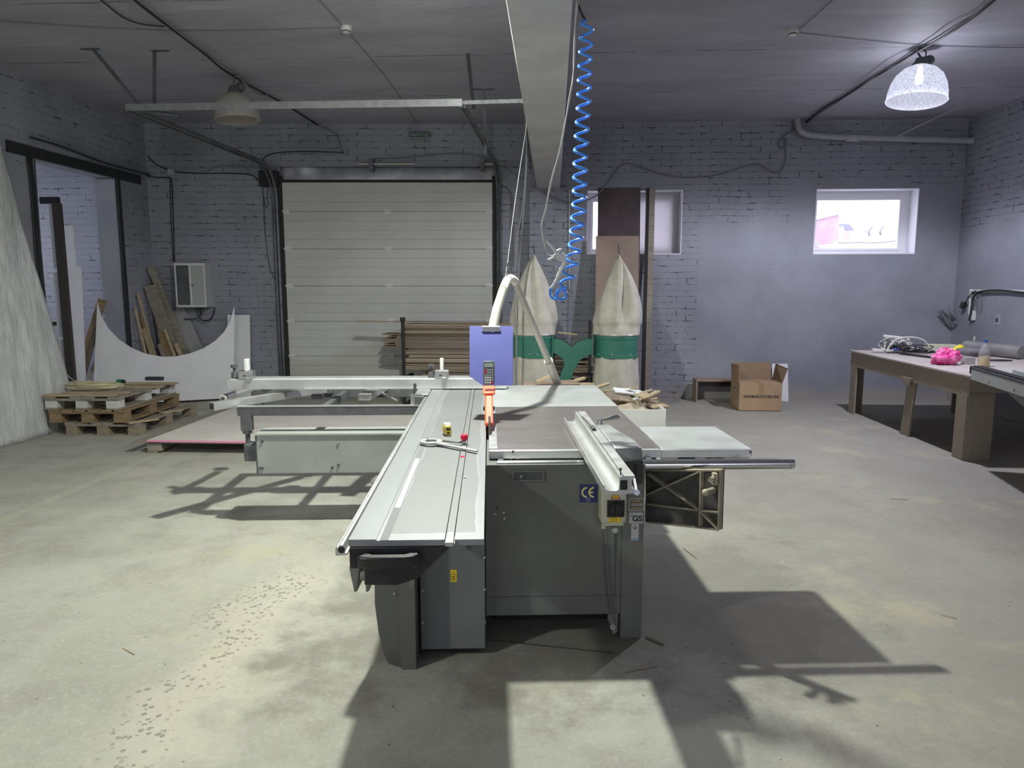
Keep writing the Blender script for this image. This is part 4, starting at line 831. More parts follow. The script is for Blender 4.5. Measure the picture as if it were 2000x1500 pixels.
la = sz(850, 859, ZT+.01); lb = sz(897, 866, ZT+.01)
MB(SF).tube([la+Vector((0, 0, .0)), lb+Vector((0, 0, .004)), (-.119, rb.y, ZT+.018)], .0055, 10).build('rod', M_sil, lv)
MB(SF).ball((-.119, rb.y, ZT+.034), .0185, 20).build('ball_knob', M_red, lv)
MB(SF).cyl((-.119, rb.y, ZT+.0025), (-.119, rb.y, ZT+.017), .009, 12).build('stud', M_sil, lv)
# small white sticker and pencil mark objects on the carriage
q = sz(908, 933); t = MB(SF).lathe([(0, 0), (.006, 0), (.006, .003), (0, .003)], (q.x, q.y, ZT+.0005), 12).build('small_washer', M_white2); tag(t, 'tiny white washer lying on the carriage near its slot', 'washer')
q = sz(901, 893); 
t = MB(SF).box(-.1285, -.1095, q.y-.012, q.y+.012, ZT+.0022, ZT+.003).build('slot_sticker', M_red); t['label'] = 'faded red marker'; t.parent = car; t.matrix_basis = WM(car).inverted() @ t.matrix_basis

# ================================================================== DUST HOSE over the saw
dh = thing('suction_hose', S_((-.005, 4.1, 1.07)), 'pale suction hose rising from the blade guard and dropping behind the saw', 'hose', rz=SA)
P0, P1, P2 = Vector((bx+.004, 4.06, 1.06)), sy(963, 640, 4.12), sy(983, 565, 4.25)
P3, P4 = sy(992, 547, 4.32), sy(1004, 547, 4.42)
MB(SF).tube([P0, P1, (P1+P2)/2+Vector((-.006, 0, 0)), P2], [.031, .029, .027, .026], 16, 0).build('hose_riser', M_hosew, dh)
MB(SF).tube([P2, P3+Vector((-.004, 0, .002)), (P3+P4)/2+Vector((0, 0, .012)), P4+Vector((.008, 0, -.01))], .026, 16, 2).build('hose_elbow', M_hosew, dh)
P5 = sy(1072, 707, 5.25); P6 = sy(1088, 747, 5.45)
MB(SF).tube([P4+Vector((.004, 0, -.004)), P5], [.021, .024], 16).build('steel_pipe', M_hose, dh); MB(SF).tube([P5, P6+(P6-P5)*.6], .031, 16).build('hose_tail', M_hose, dh)
dd = (P5-P4).normalized(); MB(SF).tube([P5-dd*.02, P5+dd*.02], .034, 16).build('hose_clip', M_hose, dh)
W3 = lambda v: SF @ v
sw = MB(); wpts = [SF @ P2, PY(988, 535, 4.3), PY(993, 500, 4.4), PY(1000, 440, 4.6), PY(1007, 385, 4.8), PY(1020, 300, 5.2), PY(1030, 235, 5.5), Vector((-.238, 5.75, 2.95))]
sw.tube(wpts, .0020, 6, 1); sw.tube([SF @ P3, PY(996, 528, 4.3), PY(989, 520, 4.3), PY(994, 507, 4.3), PY(997, 522, 4.31), PY(990, 538, 4.3), PY(984, 552, 4.3)], .0022, 6, 1)
tag(sw.build('suspension_wire', M_cableg), 'thin pale twisted wire holding up the suction hose', 'wire')
# ================================================================== GATE SIDE OF THE HALL
GN = atan2(.33, 5.6)
def lb(px, py, v=0): return on(px, py, (0, v, 0), (0, 1, 0), LB)           # point on the gate wall, v in front of it (negative)
def LBw(px, py, v=0): return LB @ lb(px, py, v)
def cable(pts, r, mt, label, name='cable', cat='cable', n=6, sm=2, group=None):
    o = MB().tube(pts, r, n, sm).build(name, mt); return tag(o, label, cat, group)
# --- pallets
def pallet(x0, y0, w_, d_, z0, rz, mats, label, nm='wooden_pallet', blocks=(3, 3), gap=None):
    wood, blk = mats; t = thing(nm, (x0+w_/2, y0+d_/2, z0), label, 'pallet', rz=rz); F = RZ(x0+w_/2, y0+d_/2, z0, rz); rr = random.Random(int(x0*100)+int(z0*1000))
    xs = [-w_/2, -.07, w_/2-.14]; ys = [-d_/2, -.07, d_/2-.14]
    for x in xs:
        MB(F).box(x, x+.14, -d_/2, d_/2, 0, .018).build('bottom_board', wood, t, bevel=.002)
        for y in ys: MB(F).box(x+rr.uniform(0, .01), x+.135, y+rr.uniform(0, .01), y+.135, .018, .098).build('block', blk, t, bevel=.004)
    for y in ys: MB(F).box(-w_/2, w_/2, y, y+.13, .098, .118).build('stringer_board', wood, t, bevel=.002)
    n = 6
    for k in range(n):
        x = -w_/2+k*(w_-.11)/(n-1)
        if gap and k in gap: continue
        MB(F).box(x, x+.11, -d_/2-rr.uniform(0, .015), d_/2, .118, .140).build('deck_board', wood, t, bevel=.002)
    return t
pallet(-5.30, 7.30, .84, 1.25, 0, 0, (M_wood2, M_chip), 'bottom pallet of the stack, on pressed chip blocks', gap=(4,))
pallet(-5.47, 7.28, .84, 1.22, .1405, radians(2), (M_wood3, M_wood3), 'middle brown pallet of the stack')
pallet(-5.50, 7.28, .82, 1.22, .281, radians(1), (M_wood2, M_woodw), 'top pallet of the stack, with whitewashed blocks', gap=(1, 4))
ztp = .4215
for k, (xa, xb, y, wd, mt, lb_) in enumerate(((-5.66, -4.75, 7.33, .10, M_wood, 'long pale plank across the front of the top pallet'), (-5.42, -4.72, 7.50, .11, M_wood, 'pale plank second from the front on the top pallet'), (-5.45, -4.66, 7.72, .12, M_wood2, 'greyed plank beside the coiled cord on the top pallet'), (-5.40, -4.60, 7.98, .12, M_wood, 'pale plank under the coiled cord on the top pallet'), (-5.38, -4.58, 8.28, .12, M_wood, 'rearmost pale plank on the top pallet'))):
    tag(MB(RZ(0, 0, 0)).bar((xa, y, ztp+.010), (xb, y+.05, ztp+.010), wd, .018).build('loose_plank', mt, bevel=.002), lb_, 'plank')
tag(MB().bar((-5.05, 7.262, .13+.30), (-4.74, 7.27, .44), .012, .0).build('x', M_wood), 'x', 'x') if 0 else None
for (a, b_, z, wd, label) in (((250, 826), (308, 818), .1405, .09, 'short whitish board lying on the bottom pallet'), ((314, 806), (355, 800), .1405, .10, 'short pale offcut on the rear of the bottom pallet')):
    p, q = PZ(*a, z+.008), PZ(*b_, z+.008); tag(MB().bar(p, q, wd, .014).build('board_offcut', M_wood, bevel=.002), label, 'offcut')
# coiled cord with plugs on the pallets
m = MB(); pts = []
cx, cy = PZ(255, 742, .45).x, 7.75
for k in range(0, 170):
    a = k*.42; rr = .30+.05*sin(k*.37); pts.append((cx+rr*1.05*cos(a)+.02*sin(k*.9), cy+.13*sin(a)*(1+.2*sin(k*.23)), .446+.0004*k+.008*sin(k*.7)))
cord = thing('extension_cord', (cx, cy, .444), 'coil of cream extension cord with green and black plugs on the stacked pallets', 'extension cord')
m.tube(pts, .0050, 6).build('cord', mat('cream_cord', (.62, .57, .36), .55), cord)
q = PZ(240, 747, .45); MB().cyl((q.x-.035, q.y-.05, .468), (q.x+.03, q.y-.05, .468), .028, 14).build('plug', mat('green_rubber', (.01, .17, .09), .5), cord); MB().cyl((q.x+.03, q.y-.05, .468), (q.x+.055, q.y-.055, .468), .022, 12).build('plug_face', M_blackrub, cord)
q = PZ(302, 742, .45); MB().box(q.x-.11, q.x+.11, q.y-.03, q.y+.03, .445, .49).build('socket_block', mat('blue_black_rubber', (.035, .04, .055), .6), cord, bevel=.008)
s_ = [PX(90, 632, XL+.03), PX(97, 670, XL+.05), PX(110, 700, XL+.15), PZ(128, 730, .55), PZ(150, 748, .47), PZ(185, 742, .46), Vector((cx-.28, cy, .455))]
MB().tube(s_, .0045, 6, 2).build('cord_tail', M_cablew, cord)
# --- big laminated sheet on dark pallet
t = thing('low_pallet', (-2.65, 7.4, 0), 'low dark pallet lying under the large laminated sheet', 'pallet')
for x in (-3.92, -2.7, -1.5):
    MB().box(x, x+.10, 6.52, 8.5, 0, .02).build('bottom_board', M_wood2, t)
    for y in (6.52, 7.4, 8.36): MB().box(x, x+.14, y, y+.12, .02, .095).build('block', M_wood2, t, bevel=.004)
for y in (6.54, 7.0, 7.45, 7.9, 8.35): MB().box(-3.95, -1.36, y, y+.11, .095, .117).build('deck_board', M_wood2, t)
MB().bar((-4.03, 6.50, .105), (-4.02, 8.52, .105), .07, .022).build('edge_board', M_wood2, t)
t = thing('laminated_sheet', (-2.6, 7.4, .117), 'large pale laminated board with pink edging on the low pallet', 'board')
MB().box(-3.90, -1.30, 6.50, 8.50, .1175, .135).build('board', M_mdf, t); MB().box(-3.90, -1.30, 6.492, 6.4995, .1175, .135).build('edging', M_pink, t)
# --- film wrapped sheets against the side wall
def filmmat():
    t = NT('dusty_polythene_film'); n = t.noise(5, 6, .7, stretch=(1, 1.2, .35)); c = t.mix(t.step(n, .35, .7), (.46, .475, .47), (.66, .67, .655)); t.link(c, t.b.inputs['Base Color']); t.b.inputs['Roughness'].default_value = .38
    t.bump(t.noise(3.2, 6, .75, stretch=(1, 2.4, .3)), .9, .05); return t.m
def ff(u, v):
    z = 3.32*v; y = 5.6+(7.86-.21*z-5.6)*u; x = -5.50-.19*v+.02*noise.noise(Vector((u*9, v*2.2, 3)))+.012*noise.noise(Vector((u*22+v*6, v*5, 9)))
    return (x, y+ .03*noise.noise(Vector((v*4, 0, 2)))*(u > .98), z+.003)
t = thing('wrapped_sheets', (-5.5, 6.8, 0), 'tall sheets wrapped in dusty translucent film leaning on the side wall', 'wrapped sheets')
MB().grid(ff, 60, 46).build('film_wrap', filmmat(), t, ang=80, solid=.003)
MB().poly([(-5.455, 5.62, .003), (-5.455, 7.82, .003), (-5.70, 7.82, 3.26), (-5.70, 5.62, 3.26)], (-.0, 0, 0.02)).build('board_pack', M_white, t) if 0 else MB().poly([(-5.55, 5.62, .003), (-5.60, 5.62, .003), (-5.715, 5.62, 3.2), (-5.708, 5.62, 3.2)], (0, 1.5, 0)).build('board_pack', M_white, t)
# --- board with a circular cut-out
pa, pb_ = Vector((-6.0, 9.04, .03)), Vector((-4.45, 9.80, .03)); du = (pb_-pa).normalized(); nn = Vector((-du.y, du.x, 0)); nn = (nn-Vector((0, 0, .02))).normalized()
def ab(px, py): return on(px, py, pa, nn)
arc_px = [(190, 590), (198, 618), (212, 642), (232, 663), (258, 680), (285, 691), (318, 697), (345, 696), (372, 690), (398, 680), (420, 666), (438, 648), (450, 626), (458, 597)]
loop = [ab(*p) for p in arc_px]; L_, R_ = ab(178, 760), ab(455, 760)
loop += [Vector((R_.x, R_.y, .03)), Vector((L_.x, L_.y, .03))]
t = MB().poly(loop, nn*.018).build('cutout_board', M_white); tag(t, 'wide white board with a large circular cut-out, standing behind the pallets', 'board')
q0, q1 = LBw(459, 770, -.06), LBw(495, 770, -.06); h_ = LBw(475, 615, -.06).z
tag(MB().poly([(q0.x-.05, q0.y-.10, .003), (q1.x, q1.y-.10, .003), (q1.x, q1.y-.0, h_), (q0.x-.05, q0.y-.0, h_)], (0, .016, 0)).build('narrow_board', M_white), 'narrow white board leaning on brick between the cut-out board and the gate', 'board')
# --- offcuts leaning in the corner
def lean(a, b_, wd, th, mt, label, va=-.03, vb=-.16, name='leaning_offcut', cat='offcut', group=None, zmin=.0):
    p, q = LBw(*a, va), LBw(*b_, vb)
    if p.x < XL+.03: p = PX(*a, XL+.03)
    if q.x < XL+.10: q = PX(*b_, XL+.10)
    d = q-p
    if q.z > zmin+.01: q = p+d*((p.z-zmin-.01)/(p.z-q.z))
    wl = LB.to_3x3() @ Vector((1, 0, 0)); dn = (q-p).normalized(); n2 = wl.cross(dn).normalized(); w2 = dn.cross(n2).normalized()
    if w2.dot(wl) < 0: w2 = -w2
    o = MB().poly([p, p+w2*wd, q+w2*wd, q], -n2*th if n2.y > 0 else n2*th).build(name, mt, bevel=.0015); return tag(o, label, cat, group)
lean((288, 523), (322, 607), .10, .016, M_wood2, 'dark weathered plank reaching highest in the offcut corner')
lean((268, 572), (300, 690), .025, .03, M_wood, 'thin pale batten topmost on the opening side of the offcuts')
lean((282, 560), (325, 680), .17, .018, M_wood2, 'wide greyish board in the middle of the leaning offcuts')
lean((262, 600), (276, 660), .030, .02, M_wood, 'short pale batten nearest the side opening', vb=-.20)
lean((275, 608), (303, 692), .022, .02, M_wood, 'pale batten crossing behind the second batten', va=-.10, vb=-.24)
lean((273, 616), (297, 692), .022, .02, M_wood3, 'brownish narrow batten among the offcuts', va=-.14, vb=-.28)
lean((277, 642), (292, 690), .05, .016, M_wood, 'pale short lath beside the grey jamb', va=-.2, vb=-.3)
lean((315, 613), (340, 690), .022, .03, M_wood, 'pale batten before the grey-white board')
lean((303, 627), (320, 690), .13, .016, M_wood3, 'tan board in front of the wide greyish one', va=-.16, vb=-.28)
lean((320, 645), (337, 690), .035, .02, M_wood, 'short pale lath in the centre of the offcut corner', va=-.22, vb=-.3)
lean((334, 608), (360, 665), .20, .014, mat('greyish_board', (.30, .31, .30), .7), 'pale grey board under the electrical cabinet', vb=-.1)
lean((340, 673), (350, 695), .06, .02, M_wood, 'small tan offcut low beside the cut-out edge', va=-.2, vb=-.24)
lean((308, 674), (316, 695), .05, .02, M_wood2, 'stubby offcut low among the battens', va=-.26, vb=-.3)
# --- boards standing in the side opening
def stand(px0, px1, ytop, Yd, mt, label, tilt=.04, z0=0, th=.016, cat='board', name='standing_board'):
    a, b_ = PY(px0, ytop, Yd), PY(px1, ytop, Yd); return tag(MB().poly([(a.x+tilt, Yd-.09, z0+.002), (b_.x+tilt, Yd-.09, z0+.002), (b_.x, Yd, a.z), (a.x, Yd, a.z)], (0, th, 0)).build(name, mt), label, cat)
stand(125, 143, 441, 9.14, M_white, 'tall narrow white board in the side opening, topmost behind', tilt=.02)
stand(127, 158, 521, 9.08, M_white, 'white board second tallest in the side opening', tilt=-.02)
stand(118, 150, 662, 8.9, M_white, 'low wide white board with a notch in the side opening', tilt=.0)
stand(153, 158, 722, 8.6, M_white, 'thin white strip low behind the pallet stack', tilt=-.03, th=.01)
def slant(a, b_, Y0, Y1, wd, mt, label, name='leaning_plank', cat='plank'):
    p, q = PY(*a, Y0), PY(*b_, Y1); q = p+(q-p)*((p.z-.02)/(p.z-q.z)); d = (q-p).normalized(); s = d.cross(Vector((0, 1, 0))).normalized()
    return tag(MB().poly([p-s*wd/2, p+s*wd/2, q+s*wd/2, q-s*wd/2], (0, .018, 0)).build(name, mt, bevel=.001), label, cat)
slant((199, 585), (150, 740), 9.24, 9.10, .11, M_wood3, 'brown plank leaning across the side opening')
slant((188, 640), (160, 745), 9.16, 9.02, .06, mat('old_varnished_plank', (.19, .15, .115), .6), 'narrow dark brown plank in front of the wider leaning one')
slant((190, 700), (166, 752), 9.2, 8.9, .05, M_wood2, 'short grey batten low in the side opening')
# dark old door frame and pale strip just inside the opening
struct(MB().box(-6.36, -6.26, 8.02, 8.10, 0, 3.0).build('trim_5', M_kerb, origin=False))
a, b_ = PY(90, 350, 8.5), PY(103, 350, 8.5)
t = thing('strip_curtain', (a.x, 8.5, 0), 'pale narrow strip curtain just inside the side opening', 'strip curtain')
for k, z in enumerate((2.62, 1.78, .95)): MB().poly([(a.x-.02*k, 8.5, z-.80), (b_.x-.02*k, 8.5, z-.80), (b_.x-.02*k, 8.5, z), (a.x-.02*k, 8.5, z)], (0, .012, 0)).build('pale_strip', M_white, t)
MB().box(a.x-.1, b_.x+.05, 8.49, 8.53, 2.6, 2.68).build('rail', M_kerb, t); MB().box(b_.x+.0, b_.x+.10, 8.44, 8.49, 0, 2.6).build('post', mat('old_brown_timber', (.06, .05, .045), .8), t)
# --- electrical cabinet on brick
c0, c1 = lb(340, 514, -.24), lb(404, 600, -.24); D = .24
ec = thing('electrical_cabinet', LB @ Vector(((c0.x+c1.x)/2, -.12, c1.z)), 'grey wall cabinet with a glazed door on the brick near the gate', 'electrical cabinet', rz=GN)
MB(LB).box(c0.x, c1.x, -D, -.001, c1.z, c0.z).build('body', M_box, ec, bevel=.003)
m = MB(LB).holes(c0.x, c1.x, c1.z, c0.z, [(c0.x+.02, c0.x+.20, c1.z+.03, c0.z-.03), (c0.x+.225, c1.x-.02, c1.z+.03, c0.z-.03)], .01); m.bm.transform(Matrix.Translation((0, -D-.01, 0))); m.f = LB; m.build('door_frame', M_white2, ec, bevel=.001)
MB(LB).box(c0.x+.02, c0.x+.20, -D-.004, -D-.001, c1.z+.03, c0.z-.03).build('window_pane', M_screen if 0 else M_dkmet, ec); MB(LB).box(c0.x+.225, c1.x-.02, -D-.004, -D-.001, c1.z+.03, c0.z-.03).build('blank_door', M_box, ec)
MB(LB).cyl((c0.x+.24, -D-.02, (c0.z+c1.z)/2), (c0.x+.24, -D, (c0.z+c1.z)/2), .012, 10).build('lock', M_dkmet, ec)
for k, pts in enumerate((((384, 600), (386, 618), (398, 629), (415, 622), (420, 600)), ((388, 600), (392, 612), (395, 618), (392, 600)), ((383, 622), (368, 624), (360, 622)))): MB(LB).tube([lb(*p, -.10) for p in pts], .009, 6, 2).build('cable_loop', M_cable, ec)
# --- wiring on the gate wall
jb = lb(334, 336, -.04); t = MB(LB).box(jb.x-.045, jb.x+.045, -.05, -.001, jb.z-.04, jb.z+.045).build('junction_box', M_galpipe, bevel=.004); tag(t, 'small grey junction box where the wall cables meet', 'junction box')
def wc(pts, label, r=.008, mt=M_cable, v=-.015, **k): return cable([LBw(*p, v) for p in pts], r, mt, label, 'wall_cable', **k)
wc([(288, 304), (300, 318), (318, 328), (345, 337), (400, 339), (450, 338), (495, 341), (503, 352), (510, 353)], 'black wall cable running from the corner past the junction box to the gate')
wc([(288, 336), (295, 347), (330, 346), (336, 350), (338, 420), (341, 512)], 'black wall cable dropping from the lintel to the electrical cabinet')
wc([(332, 345), (334, 440), (339, 512)], 'second thinner black cable running down beside the cabinet drop', .006)
wc([(510, 318), (518, 304), (545, 297), (600, 296), (655, 297), (672, 299)], 'black wall cable looping over the drum housing above the gate')
wc([(400, 338), (420, 325), (480, 322), (486, 340)], 'thin grey wall cable arching above the cabinet', .005, M_cableg)
wc([(512, 345), (515, 400), (518, 460), (524, 510), (530, 535), (543, 552)], 'thin black wall cable going down to the button box', .0045)
wc([(519, 345), (524, 400), (519, 410), (514, 380)], 'short hanging wall cable loop near the gate corner', .004)
wc([(618, 243), (640, 252), (660, 264), (664, 285), (670, 298)], 'short drop of cable from ceiling to the coil above the gate', .009, M_cableg)
wc([(720, 310), (800, 308), (870, 300), (900, 298), (940, 305), (960, 312)], 'grey wall cable rising and falling above the torsion shaft', .007, M_cableg, v=-.02)
wc([(972, 360), (990, 365), (1002, 385), (1002, 520)], 'grey conduit bending down between the gate and the pilaster', .012, M_cableg, v=-.03)
wc([(985, 325), (1010, 345), (1030, 352)], 'thin grey cable slanting beside the gate track top', .006, M_cableg)
q = lb(548, 565, -.04); t = thing('push_button_box', LB @ q, 'small pale push button box beside the gate frame', 'switch', rz=GN); MB(LB).box(q.x-.028, q.x+.028, -.05, -.001, q.z-.06, q.z+.06).build('housing', M_galpipe, t, bevel=.006)
for dz in (-.03, .0, .03): MB(LB).cyl((q.x, -.05, q.z+dz), (q.x, -.058, q.z+dz), .011, 10).build('button', M_blackrub, t)
# --- wiring on the side wall
def lw(px, py, o=.02): return PX(px, py, XL+o)
cable([lw(*p) for p in ((57, 298), (52, 310), (57, 330), (63, 400), (66, 450), (70, 500), (75, 548), (70, 552), (48, 552))], .009, M_cable, 'black cable clipped to the side wall, turning towards the wrapped sheets', 'wall_cable')
cable([lw(*p) for p in ((66, 298), (70, 360), (76, 440), (82, 520), (88, 580), (92, 628))], .009, M_cable, 'black cable clipped to the side wall, running down to the socket', 'wall_cable')
cable([lw(60, 268, .04), lw(120, 285, .04), lw(200, 318, .04), lw(280, 338, .04), lw(285, 340, .05), Vector((-5.65, 9.93, 3.12))], .012, M_cable, 'black cable lying along the top of the dark lintel', 'lintel_cable')
q = lw(91, 632, 0); t = thing('wall_socket', q, 'white double socket with a plug on the side wall', 'socket'); MB().box(XL+.001, XL+.045, q.y-.10, q.y+.10, q.z-.035, q.z+.035).build('housing', M_white2, t, bevel=.005); MB().box(XL+.045, XL+.085, q.y-.04, q.y+.05, q.z-.025, q.z+.02).build('plug', M_blackrub, t, bevel=.005)
q = lw(56, 572, 0); t = thing('breaker_box', q, 'small white breaker box with dark window on the side wall', 'breaker box'); MB().box(XL+.001, XL+.07, q.y-.06, q.y+.09, q.z-.11, q.z+.11).build('housing', M_white2, t, bevel=.005); MB().box(XL+.07, XL+.076, q.y-.04, q.y+.07, q.z-.06, q.z+.05).build('cover', M_dkmet, t)

# ================================================================== PLYWOOD STRIPS ON RACK
t = thing('timber_rack', (-.75, 9.55, 0), 'black metal rack holding long plywood strips before the gate', 'rack')
for x in (-1.98, -.75, .48):
    MB().box(x-.02, x+.02, 9.27, 9.31, 0, 1.16).build('upright', M_blackrub, t); MB().box(x-.02, x+.02, 9.25, 9.85, .36, .40).build('arm', M_blackrub, t)
    MB().box(x-.03, x+.03, 9.2, 9.85, 0, .03).build('foot', M_blackrub, t)
MB().tube([(-1.98, 9.29, 1.15), (-1.98, 9.29, 1.20)], .035, 10).build('rounded_top', M_blackrub, t)
z = .405; k = 0; rr = random.Random(3); strips = []
WH = ['lowest', 'low', 'middle', 'upper']
adj = ['pale', 'brown', 'dark', 'greyish', 'tan', 'dusty']
while z < 1.09:
    th = rr.choice((.012, .016, .02, .026)); mt = rr.choice((M_ply, M_ply, M_ply2, M_ply2, M_ply3)); zz = z
    xl = -1.96+rr.uniform(-.09, .05); 
    if .78 < z < .98: xl = -2.02-rr.uniform(0, .28); mt = M_ply2
    if z < .5: xl = -1.6+rr.uniform(-.2, .1)
    xr = .50+rr.uniform(-.2, .1) if z < .80 else -.45+rr.uniform(-.2, .2); y0 = 9.34+rr.uniform(-.02, .04)
    o = MB().poly([(xl, y0, zz), (xr, y0+rr.uniform(-.01, .01), zz), (xr, 9.8, zz), (xl+rr.uniform(-.05, .15), 9.8, zz)], (0, 0, th-.002)).build('plywood_strip', mt)
    strips.append((o, {M_ply: 'brown', M_ply2: 'dark', M_ply3: 'pale'}[mt])); z += th; k += 1
tag(MB().poly([(-2.62, 9.36, 1.135), (-.45, 9.36, z), (-.45, 9.48, z), (-2.62, 9.48, 1.135)], (0, 0, .012)).build('top_plywood_strip', M_ply), 'longest plywood strip, topmost on the rack and jutting out', 'plywood strip')
ORD = 'lowest,second,third,fourth,fifth,sixth,seventh,eighth,ninth,tenth,eleventh,twelfth,thirteenth,fourteenth,fifteenth,sixteenth,seventeenth,eighteenth,nineteenth,twentieth'.split(',')
def ordinal(i, n):
    j = n-1-i
    if i < len(ORD): return ORD[i]+(' from the bottom' if i else '')
    return ('uppermost' if j == 0 else ORD[j]+' from the top')
for i, (o, tone) in enumerate(strips): tag(o, '%s plywood strip on the black rack, %s of the stack' % (tone, ordinal(i, len(strips))), 'plywood strip', 'plywood strips stacked on the rack')
# ================================================================== TALL SHEETS BY THE WINDOW
def tall(px0, px1, ytop, Yt, Yb, mt, label, name, th=.02, xs=0, cat='sheet'):
    a, b_ = PY(px0, ytop, Yt), PY(px1, ytop, Yt); return tag(MB().poly([(a.x-xs, Yb, .003), (b_.x-xs, Yb, .003), (b_.x, Yt, a.z), (a.x, Yt, a.z)], (0, th, 0)).build(name, mt, bevel=.001), label, cat)
o = tall(1168, 1251, 367, 10.26, 9.93, M_film, 'tall dark brown film-faced sheet leaning over the window', 'film_faced_sheet', xs=.0)
tall(1164, 1248, 461, 10.12, 9.86, M_tan, 'tan plywood sheet leaning in front of the dark brown one', 'plywood_sheet')
a, b_ = PY(1164, 560, 10.0), PY(1248, 592, 10.0)
tag(MB().box(PY(1164, 560, 9.83).x, PY(1248, 560, 9.83).x, 9.835, 9.85, 1.32, 1.56).build('pale_plywood_offcut', M_ply3) , 'pale plywood band against the tan sheet beside the filter bag', 'offcut') if 0 else None
tall(1164, 1248, 590, 10.02, 9.80, mat('reddish_plywood', (.25, .175, .135), .65), 'lower reddish plywood sheet in front of the tan sheet', 'plywood_sheet')
t = thing('leaning_beam', (1.34, 10.0, 0), 'long tan timber standing before the window with black edge strip', 'timber')
a, b_, c_ = PY(1262, 366, 10.24), PY(1268, 366, 10.24), PY(1279, 366, 10.24)
MB().poly([(b_.x-.03, 9.92, .003), (c_.x-.03, 9.92, .003), (c_.x, 10.20, c_.z), (b_.x, 10.20, c_.z)], (0, .04, 0)).build('timber', M_wood2, t); MB().poly([(a.x-.035, 9.925, .003), (b_.x-.031, 9.925, .003), (b_.x-.001, 10.205, c_.z-.01), (a.x, 10.205, c_.z-.01)], (0, .05, 0)).build('black_strip', M_blackrub, t)
_t = NT('light_passing_board'); _tl = _t.node('ShaderNodeBsdfTranslucent'); _tl.inputs[0].default_value = (.75, .73, .74, 1); _t.b.inputs['Base Color'].default_value = (.55, .54, .55, 1); _mx = _t.node('ShaderNodeMixShader'); _mx.inputs[0].default_value = .5; _t.link(_t.b.outputs[0], _mx.inputs[1]); _t.link(_tl.outputs[0], _mx.inputs[2]); _t.link(_mx.outputs[0], _t.n['Material Output'].inputs['Surface']); M_trans = _t.m
a, b_ = PY(1249, 372, YB+.20), PY(1323, 493, YB+.20)
tag(MB().box(a.x, b_.x, YB+.17, YB+.19, 2.069, a.z).build('white_board', M_trans), 'white board blocking half of the window beside the tan timber', 'board')
# ================================================================== DUST COLLECTOR
YD = 8.1
dc = thing('dust_collector', (.22, YD, 0), 'green twin dust collector with tall cloth filter bags', 'dust collector')
cL, cR = PY(1042, 680, YD).x, PY(1203, 680, YD).x; rD = .245; z0_, z1_ = PY(1203, 700, YD-.2).z, PY(1203, 655, YD-.2).z
for i, cx in enumerate((cL, cR)):
    d = MB().lathe([(.0, z0_), (rD, z0_), (rD+.006, z0_), (rD+.006, z0_+.03), (rD, z0_+.035), (rD, z1_-.05), (rD+.006, z1_-.045), (rD+.006, z1_), (.0, z1_)], (cx, YD, 0), 40).build('drum', M_green, dc)
    # upper bag: gathered to a point, with folds
    def bag(u, v, cx=cx, i=i):
        a = 2*pi*u; top = 1.93; z = z1_-.0+(top-z1_)*v; r = .262*(1-.10*v) if v < .15 else .262*.985*(max(0, 1-((v-.15)/.85)**1.55))**.9+.012
        r *= 1+(.10+.22*v)*.5*sin(a*3+i*2+v*2.2)*min(1, v*3)*(1-.2*v)+.035*sin(a*8+v*5)-.42*math.exp(-((a-(4.75+.25*i)-.35*(v-.5)*(1 if i else -.5))/.17)**2)*min(1, v*2.2)*(1-.3*v)
        lx = .05*sin(v*3)*(1 if i else -.6); z -= .03*sin(a*2+i)*v
        return (cx+lx*v+r*cos(a)*1.0, YD+r*sin(a), z)
    b = MB().grid(bag, 72, 40); bmesh.ops.remove_doubles(b.bm, verts=b.bm.verts, dist=1e-4); b.build('filter_bag', M_cloth, dc, ang=180)
    MB().tube([bag(0, .995), (bag(0, .995)[0]-.01, YD, 2.0), (bag(0, .99)[0]-.02, YD, 2.06)], .006, 5).build('hanging_cord', M_cable, dc)
    MB().lathe([(rD+.009, z1_-.012), (rD+.014, z1_), (rD+.009, z1_+.012)], (cx, YD, 0), 40).build('clamp_band', M_steelg, dc)
    def low(u, v, cx=cx, i=i):
        a = 2*pi*u; r = .24*(1+.05*sin(pi*v))+.006*sin(a*9+v*3)+.008*sin(a*5+i); z = .09+(z0_+.01-.09)*v; return (cx+r*cos(a)*(1.03 if v < .7 else 1), YD+r*sin(a), z)
    b = MB().grid(low, 72, 12); bmesh.ops.remove_doubles(b.bm, verts=b.bm.verts, dist=1e-4); b.build('collection_bag', M_cloth, dc, ang=180)
    for sx in (-1, 1): MB().box(cx+sx*.2-.02, cx+sx*.2+.02, YD+.13, YD+.17, .05, z0_+.02).build('leg', M_green, dc)
YM = YD-.13
mp = [(1078, 663), (1088, 663), (1098, 665), (1108, 671), (1117, 679), (1127, 670), (1138, 665), (1148, 663), (1158, 663), (1158, 692), (1148, 694), (1138, 700), (1130, 708), (1122, 722), (1113, 748), (1106, 775), (1084, 775), (1090, 748), (1098, 724), (1102, 712), (1100, 702), (1092, 695), (1084, 691), (1078, 690)]
MB().poly([PY(x, y, YM) for x, y in mp], (0, .22, 0)).build('manifold', M_green, dc, bevel=.004)
for px in (1079, 1157): a, b_ = PY(px, 657, YM), PY(px, 697, YM); MB().box(a.x-.006, a.x+.006, YM-.03, YM+.25, b_.z, a.z).build('flange', M_green, dc)
MB().box(cL-.2, cR+.2, YD-.25, YD+.25, .03, .08).build('base', M_green, dc)
for x in (cL, cR):
    for y in (-.22, .22): MB().cyl((x-.01, YD+y, .03), (x+.01, YD+y, .03), .03, 12).build('castor', M_blackrub, dc)
MB().cyl((.26, YD-.1, .08), (.26, YD-.1, .42), .12, 20).build('fan_motor', M_green, dc)
